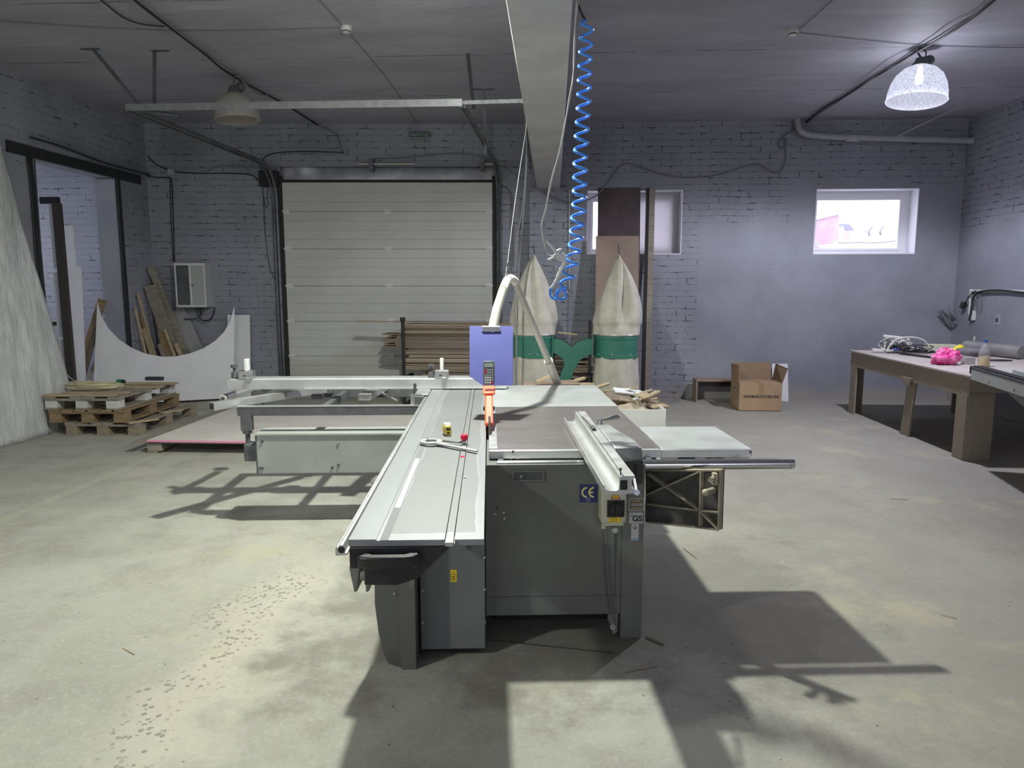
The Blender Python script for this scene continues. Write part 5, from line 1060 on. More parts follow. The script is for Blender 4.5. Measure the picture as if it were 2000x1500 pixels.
for px in (1023, 1035, 1050, 1170, 1195, 1232):
    p = PY(px, 693, YD-.2); cx = cL if px < 1100 else cR; dx = p.x-cx; yy = YD-sqrt(max(0, (rD+.004)**2-dx*dx)); MB().ball((p.x, yy, z0_+.045), .006, 8).build('rivet', M_white2, dc)
tag(MB().bar(PY(1080, 648, YD+.1), PY(1127, 653, YD+.1), .03, .02).build('wooden_batten', M_wood), 'short pale batten resting on the collector between the filter bags', 'batten') if 1 else None
# ================================================================== SCRAP BIN
bx0 = thing('scrap_bin', (.70, 6.62, 0), 'white open box heaped with wood offcuts behind the saw', 'box')
WB = RZ(.70, 6.62, 0, radians(3)); wi, de, he = .58, .72, .52
for a in ((-wi/2, wi/2, -de/2, -de/2+.018), (-wi/2, wi/2, de/2-.018, de/2), (-wi/2, -wi/2+.018, -de/2+.018, de/2-.018), (wi/2-.018, wi/2, -de/2+.018, de/2-.018)): MB(WB).box(*a, 0.0, he).build('side_panel', M_white2, bx0, bevel=.002)
MB(WB).box(-wi/2, wi/2, -de/2, de/2, 0, .015).build('bottom_panel', M_white2, bx0)
rr = random.Random(11); cols = [M_wood, M_wood, M_ply3, M_white, M_wood2, M_ply3, M_white]
sl = [((1163, 757), (1190, 749), .02), ((1178, 764), (1243, 757), .05), ((1200, 762), (1250, 768), .06), ((1186, 773), (1232, 778), .09), ((1190, 788), (1236, 790), .05), ((1205, 797), (1262, 808), .12), ((1240, 792), (1284, 765), .03), ((1262, 777), (1288, 764), .02), ((1258, 781), (1283, 778), .03), ((1262, 786), (1285, 784), .03), ((1242, 772), (1262, 806), .09), ((1256, 766), (1262, 790), .08), ((1222, 760), (1246, 770), .06), ((1262, 796), (1276, 815), .03), ((1210, 780), (1240, 785), .03), ((1216, 806), (1250, 812), .10)]
for k in range(16): rx = 1172+rr.uniform(0, 100); ry = 764+rr.uniform(0, 38); sl.append(((rx, ry), (rx+rr.uniform(18, 46), ry+rr.uniform(-9, 9)), rr.choice((.02, .03, .05, .08))))
desc = ['slender pale stick crossing the collector bag', 'long pale lath on top of the heap', 'whitish sheet offcut on the heap', 'dark sided board in the middle of the heap', 'pale squared offcut, lower in the heap', 'curved brown offcut at the front of the heap', 'stick poking out upwards over the far floor', 'short stick end beside the upward one', 'flat stick pointing at the floor', 'lowest stick pointing out of the heap', 'grey panel offcut standing in the bin', 'whitish square offcut standing up', 'pale crumpled offcut near the heap top', 'thin stick against the bin corner', 'small wedge between two boards', 'thin pale sheet at the bin front']+['%s offcut buried in the heap, %s' % (c, w_) for c in ('pale', 'brownish', 'whitish', 'narrow') for w_ in ('near the collector bag', 'on the far side of the bin', 'close to the grey panel piece', 'next to the rear table corner')]
for k, ((a, b_, wd), ds) in enumerate(zip(sl, desc)):
    Yd = 6.45+.05*((k*5) % 7); zt = .60
    p, q = PY(*a, Yd), PY(*b_, Yd+.1); mt = [M_wood, M_wood, M_white, M_ply2, M_ply3, M_tan, M_wood, M_wood, M_wood, M_wood, M_box, M_mdf, M_white, M_wood, M_ply, M_white, M_white, M_ply3, M_woodw, M_wood, M_tan, M_ply, M_ply3, M_white, M_white, M_white, M_woodw, M_white, M_wood, M_ply3, M_wood, M_wood][k]
    th = .018; d = (q-p).normalized(); tag(MB().bar(p, q, wd*1.5, th, (rr.uniform(-.3, .3), rr.uniform(-.6, .2), 1)).build('wood_offcut', mt, bevel=.002), ds, 'offcut', None)
hp = MB(WB).grid(lambda u, v: (-wi/2+.02+(wi-.04)*u, -de/2+.02+(de-.04)*v, .44+.12*sin(pi*u)*sin(pi*v)+.05*noise.noise(Vector((u*7, v*7, 1)))), 14, 14).build('heap_of_shavings', M_ply3, bevel=0, solid=.01); tag(hp, 'heap of wood shavings and chips filling the white box', 'shavings', kind='stuff')
for k, (a, b_, ds) in enumerate((((1045, 748), (1130, 744), 'long brown edging strip lying behind the saw table'), ((1048, 746), (1082, 731), 'pale broken stick leaning on the collector pipe'), ((1122, 744), (1142, 738), 'pale stick behind the rear of the saw table'), ((1135, 752), (1160, 750), 'small pale block at the rear corner of the saw'))):
    p, q = PY(*a, 6.0), PY(*b_, 6.05); tag(MB().bar(p, q, .03, .02).build('wood_scrap', M_wood if k else M_tan), ds, 'offcut')
t = thing('offcut_cart', (.04, 6.05, 0), 'low brown tray carrying scraps behind the saw', 'tray'); zc_ = PY(1090, 750, 6.0).z
MB().box(-.25, .33, 5.85, 6.2, zc_-.05, zc_-.012).build('tray', M_tan, t)
for x in (-.24, .28):
    for y in (5.87, 6.14): MB().box(x, x+.04, y, y+.04, 0, zc_-.05).build('leg', M_wood2, t)
# ================================================================== BENCH SIDE OF THE HALL
# carton with open flaps
cx0, cx1, cy0, cy1, ch = 2.42, 2.96, 9.25, 9.70, .36
t = thing('cardboard_box', (2.69, 9.47, 0), 'open cardboard box lettered handmade kitchen sink on the floor', 'cardboard box')
for a in ((cx0, cx1, cy0, cy0+.006), (cx0, cx1, cy1-.006, cy1), (cx0, cx0+.006, cy0+.006, cy1-.006), (cx1-.006, cx1, cy0+.006, cy1-.006)): MB().box(*a, 0.002, ch).build('side_panel', M_card, t)
MB().box(cx0, cx1, cy0, cy1, .002, .008).build('bottom_panel', M_card, t)
MB().box(cx0+.001, cx1-.001, cy0+.002, cy1-.10, ch-.012, ch-.002).build('folded_flap', M_card, t)
MB().poly([(cx0+.01, cy1, ch), (cx1-.01, cy1, ch), (cx1-.02, cy1+.02, ch+.23), (cx0+.02, cy1+.02, ch+.23)], (0, .006, 0)).build('flap', M_cardin, t)
MB().poly([(cx0, cy0+.05, ch), (cx0, cy1-.01, ch), (cx0-.02, cy1-.03, ch+.22), (cx0-.02, cy0, ch+.24)], (.006, 0, 0)).build('flap', M_card, t)
MB().poly([(cx1, cy0+.02, ch), (cx1, cy1-.01, ch), (cx1+.03, cy1-.03, ch+.22), (cx1+.08, cy0+.08, ch+.19)], (.006, 0, 0)).build('flap', M_cardin, t)
MB().box(2.66, 2.73, cy0-.0012, cy0-.0002, ch-.13, ch-.002).build('tape', M_tape, t); MB().box(2.66, 2.73, cy0, cy0+.33, ch-.002, ch-.001).build('tape', M_tape, t)
text('HANDMADE KITCHEN SINK', .052, Matrix.Translation((2.70, cy0-.0015, .19)) @ Matrix.Rotation(pi/2, 4, 'X'), M_ink, t, sx=.70, bold=.0012)
m = MB()
for z in (.20, .16, .12): m.box(cx0-.0012, cx0-.0002, cy0+.08, cy0+.34, z, z+.010)
m.box(cx0-.0012, cx0-.0002, cy0+.06, cy0+.38, .255, .275); m.build('side_print', M_tape, t)
t = thing('wooden_stool', (2.2, 10.05, 0), 'small brown bench-like frame on the floor by the wall', 'frame')
z = PY(1356, 741, 10.0).z
MB().box(2.0, 2.62, 9.92, 10.2, z-.018, z).build('top', M_tan, t); MB().box(2.0, 2.018, 9.92, 10.2, 0, z-.018).build('side_panel', M_tan, t); MB().box(2.60, 2.62, 9.92, 10.2, 0, z-.018).build('side_panel', M_tan, t); MB().box(2.02, 2.60, 10.17, 10.19, z-.12, z-.018).build('rail', M_film, t)
a, b_ = PY(1512, 712, 10.1), PY(1543, 712, 10.1)
tag(MB().poly([(a.x, 10.08, .002), (b_.x, 10.08, .002), (b_.x, 10.20, a.z), (a.x, 10.20, a.z)], (0, .016, 0)).build('white_board', M_white), 'white board leaning on the wall behind the cardboard box', 'board')
# --- workbench
ZB = .80; BX0, BX1, BY0, BY1 = 3.80, 5.45, 6.62, 9.25
wk = thing('workbench', (4.6, 7.9, 0), 'large fibreboard workbench covered with clutter beside the grey machine', 'workbench')
MB().box(BX0-.02, BX1, BY0, BY1+.02, ZB-.018, ZB).build('bench_top', M_btop, wk, bevel=.002)
MB().box(BX0, BX0+.018, BY0+.02, BY1, ZB-.20, ZB-.018).build('apron', M_bench, wk); MB().box(BX0+.018, BX1-.02, BY1-.018, BY1, ZB-.2, ZB-.018).build('apron', M_bench, wk); MB().box(BX0+.018, BX1-.02, BY0+.02, BY0+.038, ZB-.16, ZB-.018).build('apron', M_bench, wk)
def lleg(x, y, sx, sy_, w1=.22, w2=.16):
    m = MB().poly([(x, y, 0), (x+sx*w1, y, 0), (x+sx*w1, y+sy_*.02, 0), (x+sx*.02, y+sy_*.02, 0), (x+sx*.02, y+sy_*w2, 0), (x, y+sy_*w2, 0)], (0, 0, ZB-.018)); m.build('leg', M_bench, wk)
lleg(BX0-.001, BY0+.045, 1, 1, .25, .17); lleg(BX0-.001, BY1-.019, 1, -1, .16, .16); lleg(BX1-.1, BY1-.02, -1, -1, .28, .16); lleg(BX1-.1, BY0+.04, -1, 1)
MB().poly([(BX0+.02, 7.72, .0), (BX0+.02, 7.90, .0), (BX0+.0195, 7.80, ZB-.1), (BX0+.0195, 7.62, ZB-.1)], (.02, 0, 0)).build('prop_board', M_bench, wk)
mm = MB().poly([(BX0-.021, 7.66, ZB-.16), (BX0-.021, 7.86, ZB-.16), (BX0-.021, 7.84, ZB-.24), (BX0-.021, 7.70, ZB-.24)], (.018, 0, 0)); mm.build('brace_block', M_bench, wk)
def bz(px, py, z=ZB): return PZ(px, py, z)
# black rail lying on the bench
a, b_ = bz(1745, 692), bz(1850, 706); tag(MB().bar(a+Vector((.08, 0, .012)), b_+Vector((.1, 0, .012)), .05, .018).build('black_rail', M_blackrub, bevel=.003), 'long black strip lying along the bench front edge', 'strip')
# tangle of leads and extension blocks
def spaghetti(cx, cy, w_, d_, h_, n, seed, r=.005):
    rn = random.Random(seed); P = []
    for k in range(n): a = k*.9+rn.uniform(-.5, .5); P.append((cx+w_*cos(a)*rn.uniform(.3, 1), cy+d_*sin(a*1.3)*rn.uniform(.3, 1), ZB+.012+h_*rn.random()**1.6))
    return MB().tube(P, r, 6, 2)
c = bz(1765, 689)
c1_, c2_, c3_ = PY(1740, 672, c.y), PY(1755, 660, c.y), PY(1790, 680, c.y)
tag(spaghetti(c2_.x, c.y, .24, .16, .22, 34, 1, .007).build('white_lead', M_cablew), 'tangled white leads heaped on the bench', 'cable')
tag(spaghetti(c3_.x-.1, c.y-.1, .36, .2, .10, 40, 2, .006).build('black_lead', M_cable), 'tangled black leads spread on the bench around the white ones', 'cable')
tag(spaghetti(c1_.x+.05, c.y+.02, .2, .12, .2, 22, 5, .006).build('grey_lead', M_cableg), 'grey lead loops at the end of the tangle', 'cable')
m = MB(); P = []
for k in range(0, 22): a = k/21*pi; P.append((c3_.x-.15+.24*cos(a)*-1, c.y-.12, ZB+.03+.17*sin(a)**.8))
m.tube(P, .009, 8); tag(m.build('bowed_cable', M_cablew), 'stiff pale cable bowed in an arch over the tangle', 'cable')
def strip(px, py, zo, L_, ang, label, mt=M_white2):
    q = bz(px, py); q.z += zo+.003; F = Matrix.Translation(q) @ Matrix.Rotation(ang, 4, 'Z') @ Matrix.Rotation(radians(6), 4, 'Y'); t = thing('power_strip', q, label, 'power strip')
    MB(F).box(-L_/2, L_/2, -.028, .028, 0, .038).build('housing', mt, t, bevel=.008)
    for k in range(3): MB(F).lathe([(0, 0), (.019, 0), (.019, .002), (0, .002)], (-L_/2+.05+k*.055, 0, .037), 16).build('socket', M_galpipe, t)
strip(1722, 689, .003, .24, radians(5), 'white power strip at the near end of the tangle on the bench')
strip(1748, 687, .155, .30, radians(-10), 'white power strip on top of the tangle of leads')
for (px, py, s, mt, ds, nm) in ((1752, 687, (.22, .14, .15), M_box, 'greyish block box propping the upper power strip', 'grey_box'), (1795, 688, (.10, .07, .05), M_dkmet, 'dusty dark charger block in the tangle', 'charger'), (1778, 688, (.12, .06, .055), M_blackrub, 'black charger block beside the dusty one', 'charger'), (1817, 689, (.10, .06, .03), M_blackrub, 'small black device lying apart beyond the tangle', 'device')):
    q = bz(px, py); tag(MB().box(q.x-s[0]/2, q.x+s[0]/2, q.y-s[1]/2, q.y+s[1]/2, ZB+.001, ZB+s[2]).build(nm, mt, bevel=.012), ds, 'box' if 'box' in ds else 'charger' if 'charger' in ds else 'device')
q = bz(1748, 690); tag(MB().tube([(q.x-.04, q.y-.05, ZB+.05), (q.x+.03, q.y-.05, ZB+.062)], .014, 10).build('blue_plug', mat('blue_plug', (.05, .12, .5), .4)), 'blue plug lying in the tangle of leads', 'plug')
for (px, py, s, zo, mt, ds, nm, cat) in ((1838, 687, (.34, .2, .09), .0, mat('cream_board', (.56, .55, .40), .6), 'pale cream foam block behind the small white boxes', 'foam_block', 'block'), (1856, 691, (.30, .18, .04), .0, M_white, 'flat white box in the middle of the bench', 'white_box', 'box'), (1858, 691, (.22, .12, .02), .042, M_galpipe, 'thin grey booklet lying on the flat white box', 'booklet', 'booklet')):
    q = bz(px, py); tag(MB().obox((q.x, q.y+(.1 if zo else 0)*0, ZB+zo+s[2]/2+.001), s, Matrix.Rotation(radians(-8), 3, 'Z')).build(nm, mt, bevel=.006), ds, cat)
# pink bag
q = bz(1857, 714); bg = MB()
def bagf(u, v):
    a = 2*pi*u; b2 = pi*v; n1 = noise.noise(Vector((cos(a)*2.2, sin(a)*2.2, v*5)))*.35+noise.noise(Vector((cos(a)*6, sin(a)*6, v*12)))*.22; r = 1+n1
    return (q.x+.135*r*sin(b2)*cos(a), q.y+.10+.09*r*sin(b2)*sin(a), max(ZB+.001, ZB+.068-.072*r*cos(b2)*(1.25 if u < .5 or v > .5 else 1)))
bg.grid(bagf, 60, 36); tag(bg.build('plastic_bag', M_bag, ang=70), 'crumpled bright pink plastic bag on the bench edge', 'plastic bag')
q = bz(1872, 697); tag(MB().obox((q.x, q.y+.05, ZB+.085), (.13, .08, .04), Matrix.Rotation(radians(-35), 3, 'Y')).build('yellow_packet', M_yitem, bevel=.005), 'bright yellow packet sticking up behind the pink bag', 'packet')
q = bz(1905, 697); tag(MB().tube([(q.x-.22, q.y, ZB+.07), (q.x-.08, q.y, ZB+.06), (q.x+.05, q.y, ZB+.05), (q.x+.16, q.y, ZB+.05)], [.03, .05, .045, .03], 12, 1).build('work_glove', mat('grey_cloth', (.24, .22, .24), .9, c2=(.12, .11, .12), scale=9)), 'grey crumpled work glove behind the pink bag', 'glove')
q = bz(1893, 712); tag(MB().box(q.x-.05, q.x+.06, q.y, q.y+.08, ZB+.001, ZB+.075).build('clear_tub', mat('frosted_tub', (.45, .44, .44), .4), bevel=.004), 'small frosted tub between the pink bag and bottle', 'tub')
# bottle
q = bz(1921, 716); bt = thing('plastic_bottle', (q.x, q.y, ZB), 'clear plastic bottle with blue cap half full of yellow liquid', 'bottle')
MB().lathe([(0, .001), (.050, .001), (.053, .012), (.053, .085), (.051, .09), (.053, .13), (.050, .155), (.032, .205), (.015, .235), (.015, .25)], (q.x, q.y, ZB), 24).build('bottle_body', M_bottle, bt)
MB().lathe([(0, .004), (.047, .004), (.049, .014), (.049, .10), (0, .10)], (q.x, q.y, ZB), 24).build('liquid', M_liquid, bt)
MB().lathe([(0, .246), (.019, .246), (.019, .272), (0, .272)], (q.x, q.y, ZB), 20).build('cap', mat('blue_cap', (.02, .12, .35), .4), bt)
# grey cylinder lying on the bench
a, b_ = PY(1884, 673, 9.0), PY(2000, 694, 8.1); cy_ = thing('metal_cylinder', (a.x, 8.6, ZB), 'dusty grey metal tube lying at the back of the bench', 'tube')
rc = .076; MB().cyl((a.x, 8.95, ZB+rc+.001), (b_.x+.02, 8.15, ZB+rc+.001), rc, 28).build('tube_body', mat('dull_grey_tube', (.20, .20, .215), .5, .4, c2=(.30, .29, .28), scale=4), cy_); MB().cyl((a.x+.07, 8.93, ZB+2*rc), (a.x+.07, 8.93, ZB+2*rc+.05), .012, 8).build('valve', M_cream, cy_)
q = bz(1940, 706); tag(MB().tube([(q.x+.18*cos(k/20*5.6)+.05, q.y+.06*sin(k/20*5.6)+.05, ZB+.008) for k in range(21)], .006, 6).build('loose_ring', M_blackrub), 'thin dark drive belt lying beside the bottle', 'belt')
q = bz(1975, 690); tag(MB().box(q.x+.02, q.x+.06, q.y-.1, q.y+.05, ZB+.001, ZB+.10).build('wood_block', M_wood3, bevel=.003), 'small upright wood block next to the machine head', 'block')
# --- edge banding machine
MY1 = 6.50
mc = thing('edge_banding_machine', (4.7, 5.9, 0), 'grey edge banding machine with a roller track, cut off by the frame', 'machine')
def mq(px, py, Y=MY1): return PY(px, py, Y)
MF = RZ(3.73, 6.52, 0, -radians(10.9))
MB(MF).box(.53, 1.5, -1.5, -.03, .03, .78).build('body', M_mach, mc, bevel=.004)
MB(MF).box(.528, .530, -1.5, -.031, .36, .364).build('seam', M_dkmet, mc); MB(MF).box(.58, 1.45, -1.4, -.1, 0, .03).build('foot', M_blackrub, mc)
MB(MF).poly([(.30, -.04, .78), (.53, -.04, .78), (.53, -.04, .46), (.30, -.04, .66)], (0, -.02, 0)).build('gusset', M_mach, mc)
MB(MF).box(0, 1.5, -1.5, 0, .78, .875).build('table', M_mach, mc, bevel=.003)
for y in (-.42, -.9): MB(MF).box(-.0015, 0, y-.008, y+.008, .80, .815).build('slot', M_blackrub, mc)
MB(MF).box(-.002, .10, -1.5, .008, .875, .895).build('roller_track', M_dkmet, mc)
MB(MF).box(-.006, .11, .008, .018, .83, .90).build('end_cap', M_dkmet, mc)
for k in range(40): MB(MF).cyl((.012, -.02-k*.036, .896), (.09, -.02-k*.036, .896), .011, 8).build('roller', M_blackrub, mc)
MB(MF).box(.16, 1.5, -1.5, -.42, .875, .92).build('work_plate', M_mach, mc, bevel=.003)
MB(MF).box(.46, 1.2, -.40, -.12, .875, 1.16).build('machine_head', M_mach, mc, bevel=.006); MB(MF).cyl((.50, -.2, 1.16), (.50, -.2, 1.20), .022, 12).build('air_fitting', mat('blue_fitting', (.03, .2, .5), .4), mc)
# --- side wall fittings
def rw(px, py, o=.02): return PX(px, py, XR-o)
t = thing('conduit', rw(1950, 569), 'white plastic conduit turning down on the bench side wall', 'conduit')
MB().tube([rw(2010, 570, .03), rw(1960, 568, .03), rw(1899, 568, .03)], .017, 10).build('pipe', M_white2, t); MB().tube([rw(1896, 568, .03), rw(1893, 614, .03)], .014, 10).build('drop_pipe', M_white2, t); MB().ball(rw(1897, 568, .03), .024, 10).build('elbow', M_white2, t)
cable([rw(2005, 572, .05), rw(1950, 566, .06), rw(1906, 569, .06), rw(1899, 590, .06), rw(1896, 612, .06), rw(1893, 626, .06)], .012, M_cable, 'thick black lead hanging in front of the white conduit', 'hanging_cable')
t = cable([rw(1905, 568, .06), rw(1892, 578, .06), rw(1884, 596, .06), rw(1880, 602, .06)], .008, M_cable, 'black lead with a plug hanging beside the conduit elbow', 'hanging_cable'); 
q = rw(1881, 596, .06); t2 = MB().obox(q, (.06, .05, .09), Matrix.Rotation(radians(20), 3, 'Y')).build('plug', M_cable, t, bevel=.01)
cable([rw(1906, 568, .05), rw(1907, 590, .05), rw(1906, 610, .05)], .005, M_cableg, 'thin grey lead dropping to the white wall socket', 'hanging_cable')
cable([rw(1908, 568, .05), rw(1915, 580, .04), rw(1917, 600, .04), rw(1912, 612, .04)], .005, M_cableg, 'thin grey lead curving outwards beside the wall socket', 'hanging_cable')
q = rw(1903, 616, 0); t = thing('wall_socket', q, 'white surface-mounted double socket below the conduit', 'socket'); MB().box(XR-.045, XR-.001, q.y-.045, q.y+.045, q.z-.065, q.z+.065).build('housing', M_white2, t, bevel=.005)
for dz in (-.03, .03): MB().cyl((XR-.045, q.y, q.z+dz), (XR-.050, q.y, q.z+dz), .02, 14).build('socket_face', M_galpipe, t)
q = rw(1948, 625, 0); t = thing('recessed_socket', q, 'wall opening with a bare recessed socket near the bench', 'socket'); MB().box(XR-.006, XR-.001, q.y-.07, q.y+.06, q.z-.06, q.z+.07).build('plate', M_plast, t); MB().cyl((XR-.012, q.y, q.z), (XR-.006, q.y, q.z), .03, 10).build('hole', M_dkmet, t)
m = MB(); P = []
q = PY(1862, 618, 10.2); rn = random.Random(4)
for k in range(34): a = k*1.1; P.append((q.x-.05+.17*cos(a)*rn.uniform(.5, 1), 10.2+.04*sin(a), q.z-.03-.10*cos(a)*rn.uniform(.2, 1)+.09*sin(a)*rn.uniform(.3, 1)))
m.tube([PY(1853, 595, 10.25), PY(1856, 612, 10.2)]+P+[PY(1845, 610, 10.2), PY(1830, 607, 10.2), PY(1832, 612, 10.2), PY(1850, 613, 10.2)], .006, 6, 2)
tag(m.build('cable_bundle', M_cableg), 'loose bundle of grey cable hanging in the far corner above the bench', 'cable')
cable([Vector((XR-.02, YB-.03, 3.5))]+[PY(x, y, YB-.03) for x, y in ((1888, 340), (1884, 400), (1880, 420), (1883, 455), (1882, 480), (1876, 500), (1870, 560), (1866, 620))], .005, M_cableg, 'thin grey cable running down the far corner', 'corner_cable')
# pipe under ceiling
pw = lambda x, y, Y=10.2: PY(x, y, Y)
t = thing('heating_pipe', pw(1700, 270), 'whitewashed pipe running under the ceiling above the clear window', 'pipe')
MB().tube([(pw(1556, 240).x, 10.17, HC-.002), (pw(1558, 250).x, 10.17, pw(1558, 252).z), pw(1568, 260, 10.17), pw(1590, 265, 10.17), pw(1640, 268, 10.17), pw(1780, 271, 10.17), (XR-.002, 10.17, pw(1900, 275, 10.17).z)], .042, 14, 2).build('pipe', M_galpipe, t); a = pw(1652, 269, 10.17); b_ = pw(1676, 270, 10.17); MB().cyl(a, b_, .052, 14).build('coupling', M_galpipe, t)
def bw(px, py, o=.015): return PY(px, py, YB-o)
cable([bw(x, y) for x, y in ((1560, 250), (1535, 262), (1518, 278), (1525, 292), (1535, 288), (1536, 272), (1528, 268), (1534, 285), (1535, 305), (1532, 320), (1524, 335), (1510, 340), (1490, 325), (1475, 318), (1440, 330), (1400, 343), (1350, 348), (1300, 343), (1258, 330), (1228, 318), (1212, 322), (1195, 345), (1182, 362))], .009, M_cableg, 'grey cable with a loop running along the brick above both windows', 'wall_cable')
cable([PY(x, y, 10.12) for x, y in ((1060, 375), (1090, 390), (1115, 396), (1140, 394), (1160, 385), (1170, 378), (1182, 362))], .010, M_cableg, 'thick grey cable sagging across the pilaster to the blocked window', 'wall_cable')
# ceiling cables
def cc(px, py, o=.02): return PZ(px, py, HC-o)
LX, LY, RX, RY = -3.40, 7.76, 3.45, 7.30
cable([cc(230, -30), cc(262, 0), cc(300, 30), cc(340, 60, .03), cc(400, 105), cc(430, 132, .04), cc(450, 145), cc(500, 175), cc(560, 205), cc(600, 232), cc(650, 262), cc(662, 266)], .011, M_cable, 'thick black ceiling cable passing the unlit lamp towards the gate', 'ceiling_cable', sm=1)
cable([cc(240, -30, .03), cc(268, 0, .05), cc(310, 30, .03), cc(345, 60, .05), cc(405, 105, .04), cc(436, 128, .06), cc(458, 140, .05)], .008, M_cableg, 'thinner grey cable strapped along the black ceiling cable', 'ceiling_cable', sm=1)
cable([cc(185, -10), cc(215, 15), cc(240, 35), cc(275, 48), cc(322, 52)], .007, M_cable, 'short black ceiling cable branching off before the unlit lamp', 'ceiling_cable', sm=2)
cable([cc(463, 145, .05), cc(490, 175, .14), cc(510, 187, .16), cc(528, 185, .05)], .008, M_cableg, 'slack cable loop beyond the unlit lamp', 'ceiling_cable')
cable([cc(1960, -15), cc(1935, 8), cc(1900, 35), cc(1860, 62, .04), cc(1815, 88, .03), cc(1790, 100, .03), cc(1740, 132), cc(1700, 155), cc(1650, 188), cc(1610, 210), cc(1575, 238), cc(1562, 246)], .011, M_cable, 'thick dark ceiling cable passing the lit lamp to the window wall', 'ceiling_cable', sm=1)
cable([cc(1950, -15, .05), cc(1925, 10, .07), cc(1895, 35, .03), cc(1850, 66, .08), cc(1808, 92, .06), cc(1780, 108, .07), cc(1750, 128, .10), cc(1722, 136, .05), cc(1690, 164, .07), cc(1645, 193, .04), cc(1600, 222, .06), cc(1570, 245, .03)], .008, M_cableg, 'thin grey cable twisting along the one past the lit lamp', 'ceiling_cable', sm=1)
for pts, ds in ((((0, 41), (120, 50), (250, 57), (340, 60), (480, 60), (580, 57), (664, 54)), 'thin wire running along the ceiling to the detector nearer the beam'.replace('nearer the beam', 'on the gate side')), (((615, -10), (640, 18), (668, 50)), 'thin wire running from the gate side detector towards the lit glow'), (((684, 68), (720, 110), (765, 165), (785, 196), (802, 222), (817, 244)), 'thin wire running from the gate side detector to the exit sign wall'), (((1635, -8), (1600, 25), (1560, 58)), 'thin wire leaving the window side detector towards the camera'), (((1562, 64), (1620, 71), (1700, 79), (1780, 87), (1900, 92), (2010, 93)), 'thin wire crossing from the window side detector past the lit lamp')):
    cable([cc(x, y, .008) for x, y in pts], .0035, M_cableg, ds, 'ceiling_wire', 'wire', n=5, sm=1)
cable([PY(x, y, 9.6+(1980-x)*-.003) for x, y in ((1755, 266), (1800, 243), (1850, 220), (1900, 198), (1985, 162))], .004, M_cablew, 'slack pale wire strung below the ceiling near the clear window', 'slack_wire', 'wire', n=5)
def detector(px, py, ds):
    q = PZ(px, py-8, HC); t = thing('smoke_detector', (q.x, q.y, HC), ds, 'smoke detector')
    MB().lathe([(0, -.006), (.052, -.006), (.052, 0), (0, 0)], (q.x, q.y, HC-.001), 24).build('base', M_white2, t); MB().lathe([(0, -.052), (.030, -.050), (.038, -.036), (.046, -.030), (.046, -.008), (0, -.007)], (q.x, q.y, HC), 24).build('housing', M_white2, t); MB().lathe([(.0385, -.036), (.0395, -.042), (.034, -.047)], (q.x, q.y, HC), 24).build('vent', M_dkmet, t)
detector(676, 60, 'white smoke detector on the ceiling over the gate side'); detector(1549, 65, 'white smoke detector on the ceiling over the window side')
# --- lamps
def lamp(x, y, zb, label, lit, power=0, col=(1, 1, 1), tilt=(0, 0), sz_=1.0, spot=True, soft=.055, wide=150, blend=.75):
    t = thing('high_bay_lamp', (x, y, zb), label, 'ceiling lamp', rot=(tilt[0], tilt[1], 0)); F = Matrix.Translation((x, y, zb)) @ Matrix.Rotation(tilt[0], 4, 'X') @ Matrix.Rotation(tilt[1], 4, 'Y')
    pr = [(.262, .0), (.268, .006), (.262, .020), (.258, .08), (.240, .16), (.205, .235), (.150, .290), (.095, .318), (.07, .325)]
    MB(F).lathe([(r*sz_, z*sz_) for r, z in pr], (0, 0, 0), 48).build('bell_reflector', M_bell if lit else M_bell0, t, ang=180, solid=.003)
    MB(F).lathe([(.0, .325*sz_), (.085*sz_, .325*sz_), (.08*sz_, .345*sz_), (.055, .375*sz_), (.05, .40*sz_), (0, .40*sz_)], (0, 0, 0), 24).build('lamp_housing', M_dkmet, t)
    MB(F).ball((.07, 0, .385*sz_), .05, 14).build('ballast', M_dkmet, t)
    MB(F).lathe([(0, .16), (.03, .17), (.035, .22), (.025, .28), (.02, .325)], (0, 0, 0), 16).build('bulb', (mat('glowing_bulb', (1, 1, 1), .3) if not lit else M_glow), t)
    top = F @ Vector((0, 0, .40*sz_)); MB().tube([top, (x-.02, y, (top.z+HC)/2), (x, y, HC-.002)], .010, 8).build('hook', M_dkmet, t)
    MB().tube([top+Vector((.03, 0, -.02)), (x+.06, y, (top.z+HC)/2), (x+.02, y, HC-.01)], .006, 6).build('lead', M_cable, t)
    if lit:
        light('bulb_light', 'POINT', F @ Vector((0, 0, .05)), power, col, shadow_soft_size=soft)
        if spot: light('bulb_beam', 'SPOT', F @ Vector((0, 0, .04)), power*spot, col, shadow_soft_size=soft, spot_size=radians(wide), spot_blend=blend, rot=(tilt[0], tilt[1], 0))
    return t
_g = NT('bulb_glow'); _g.b.inputs['Emission Color'].default_value = (1, 1, 1, 1); _g.b.inputs['Emission Strength'].default_value = 6; M_glow = _g.m
lamp(LX, LY, 3.37, 'unlit grey bell lamp hanging from the ceiling near the gate track', False, tilt=(0, radians(-4)), sz_=.88)
lamp(RX, RY, 3.355, 'glowing white bell lamp hanging from the ceiling on the window side', True, BULB_RIGHT, C_RIGHT, tilt=(radians(-4), radians(5)), spot=4.6, wide=174, blend=.25)
lamp(-.65, 4.12, 3.27, 'lit bell lamp above the saw, beyond the top of the picture', True, BULB_MAIN, C_MAIN, spot=.72, sz_=.88)
lamp(-3.4, .3, 3.30, 'lit bell lamp behind the viewer on the gate side', True, BULB_REAR, C_MAIN, spot=2.0, soft=.12)
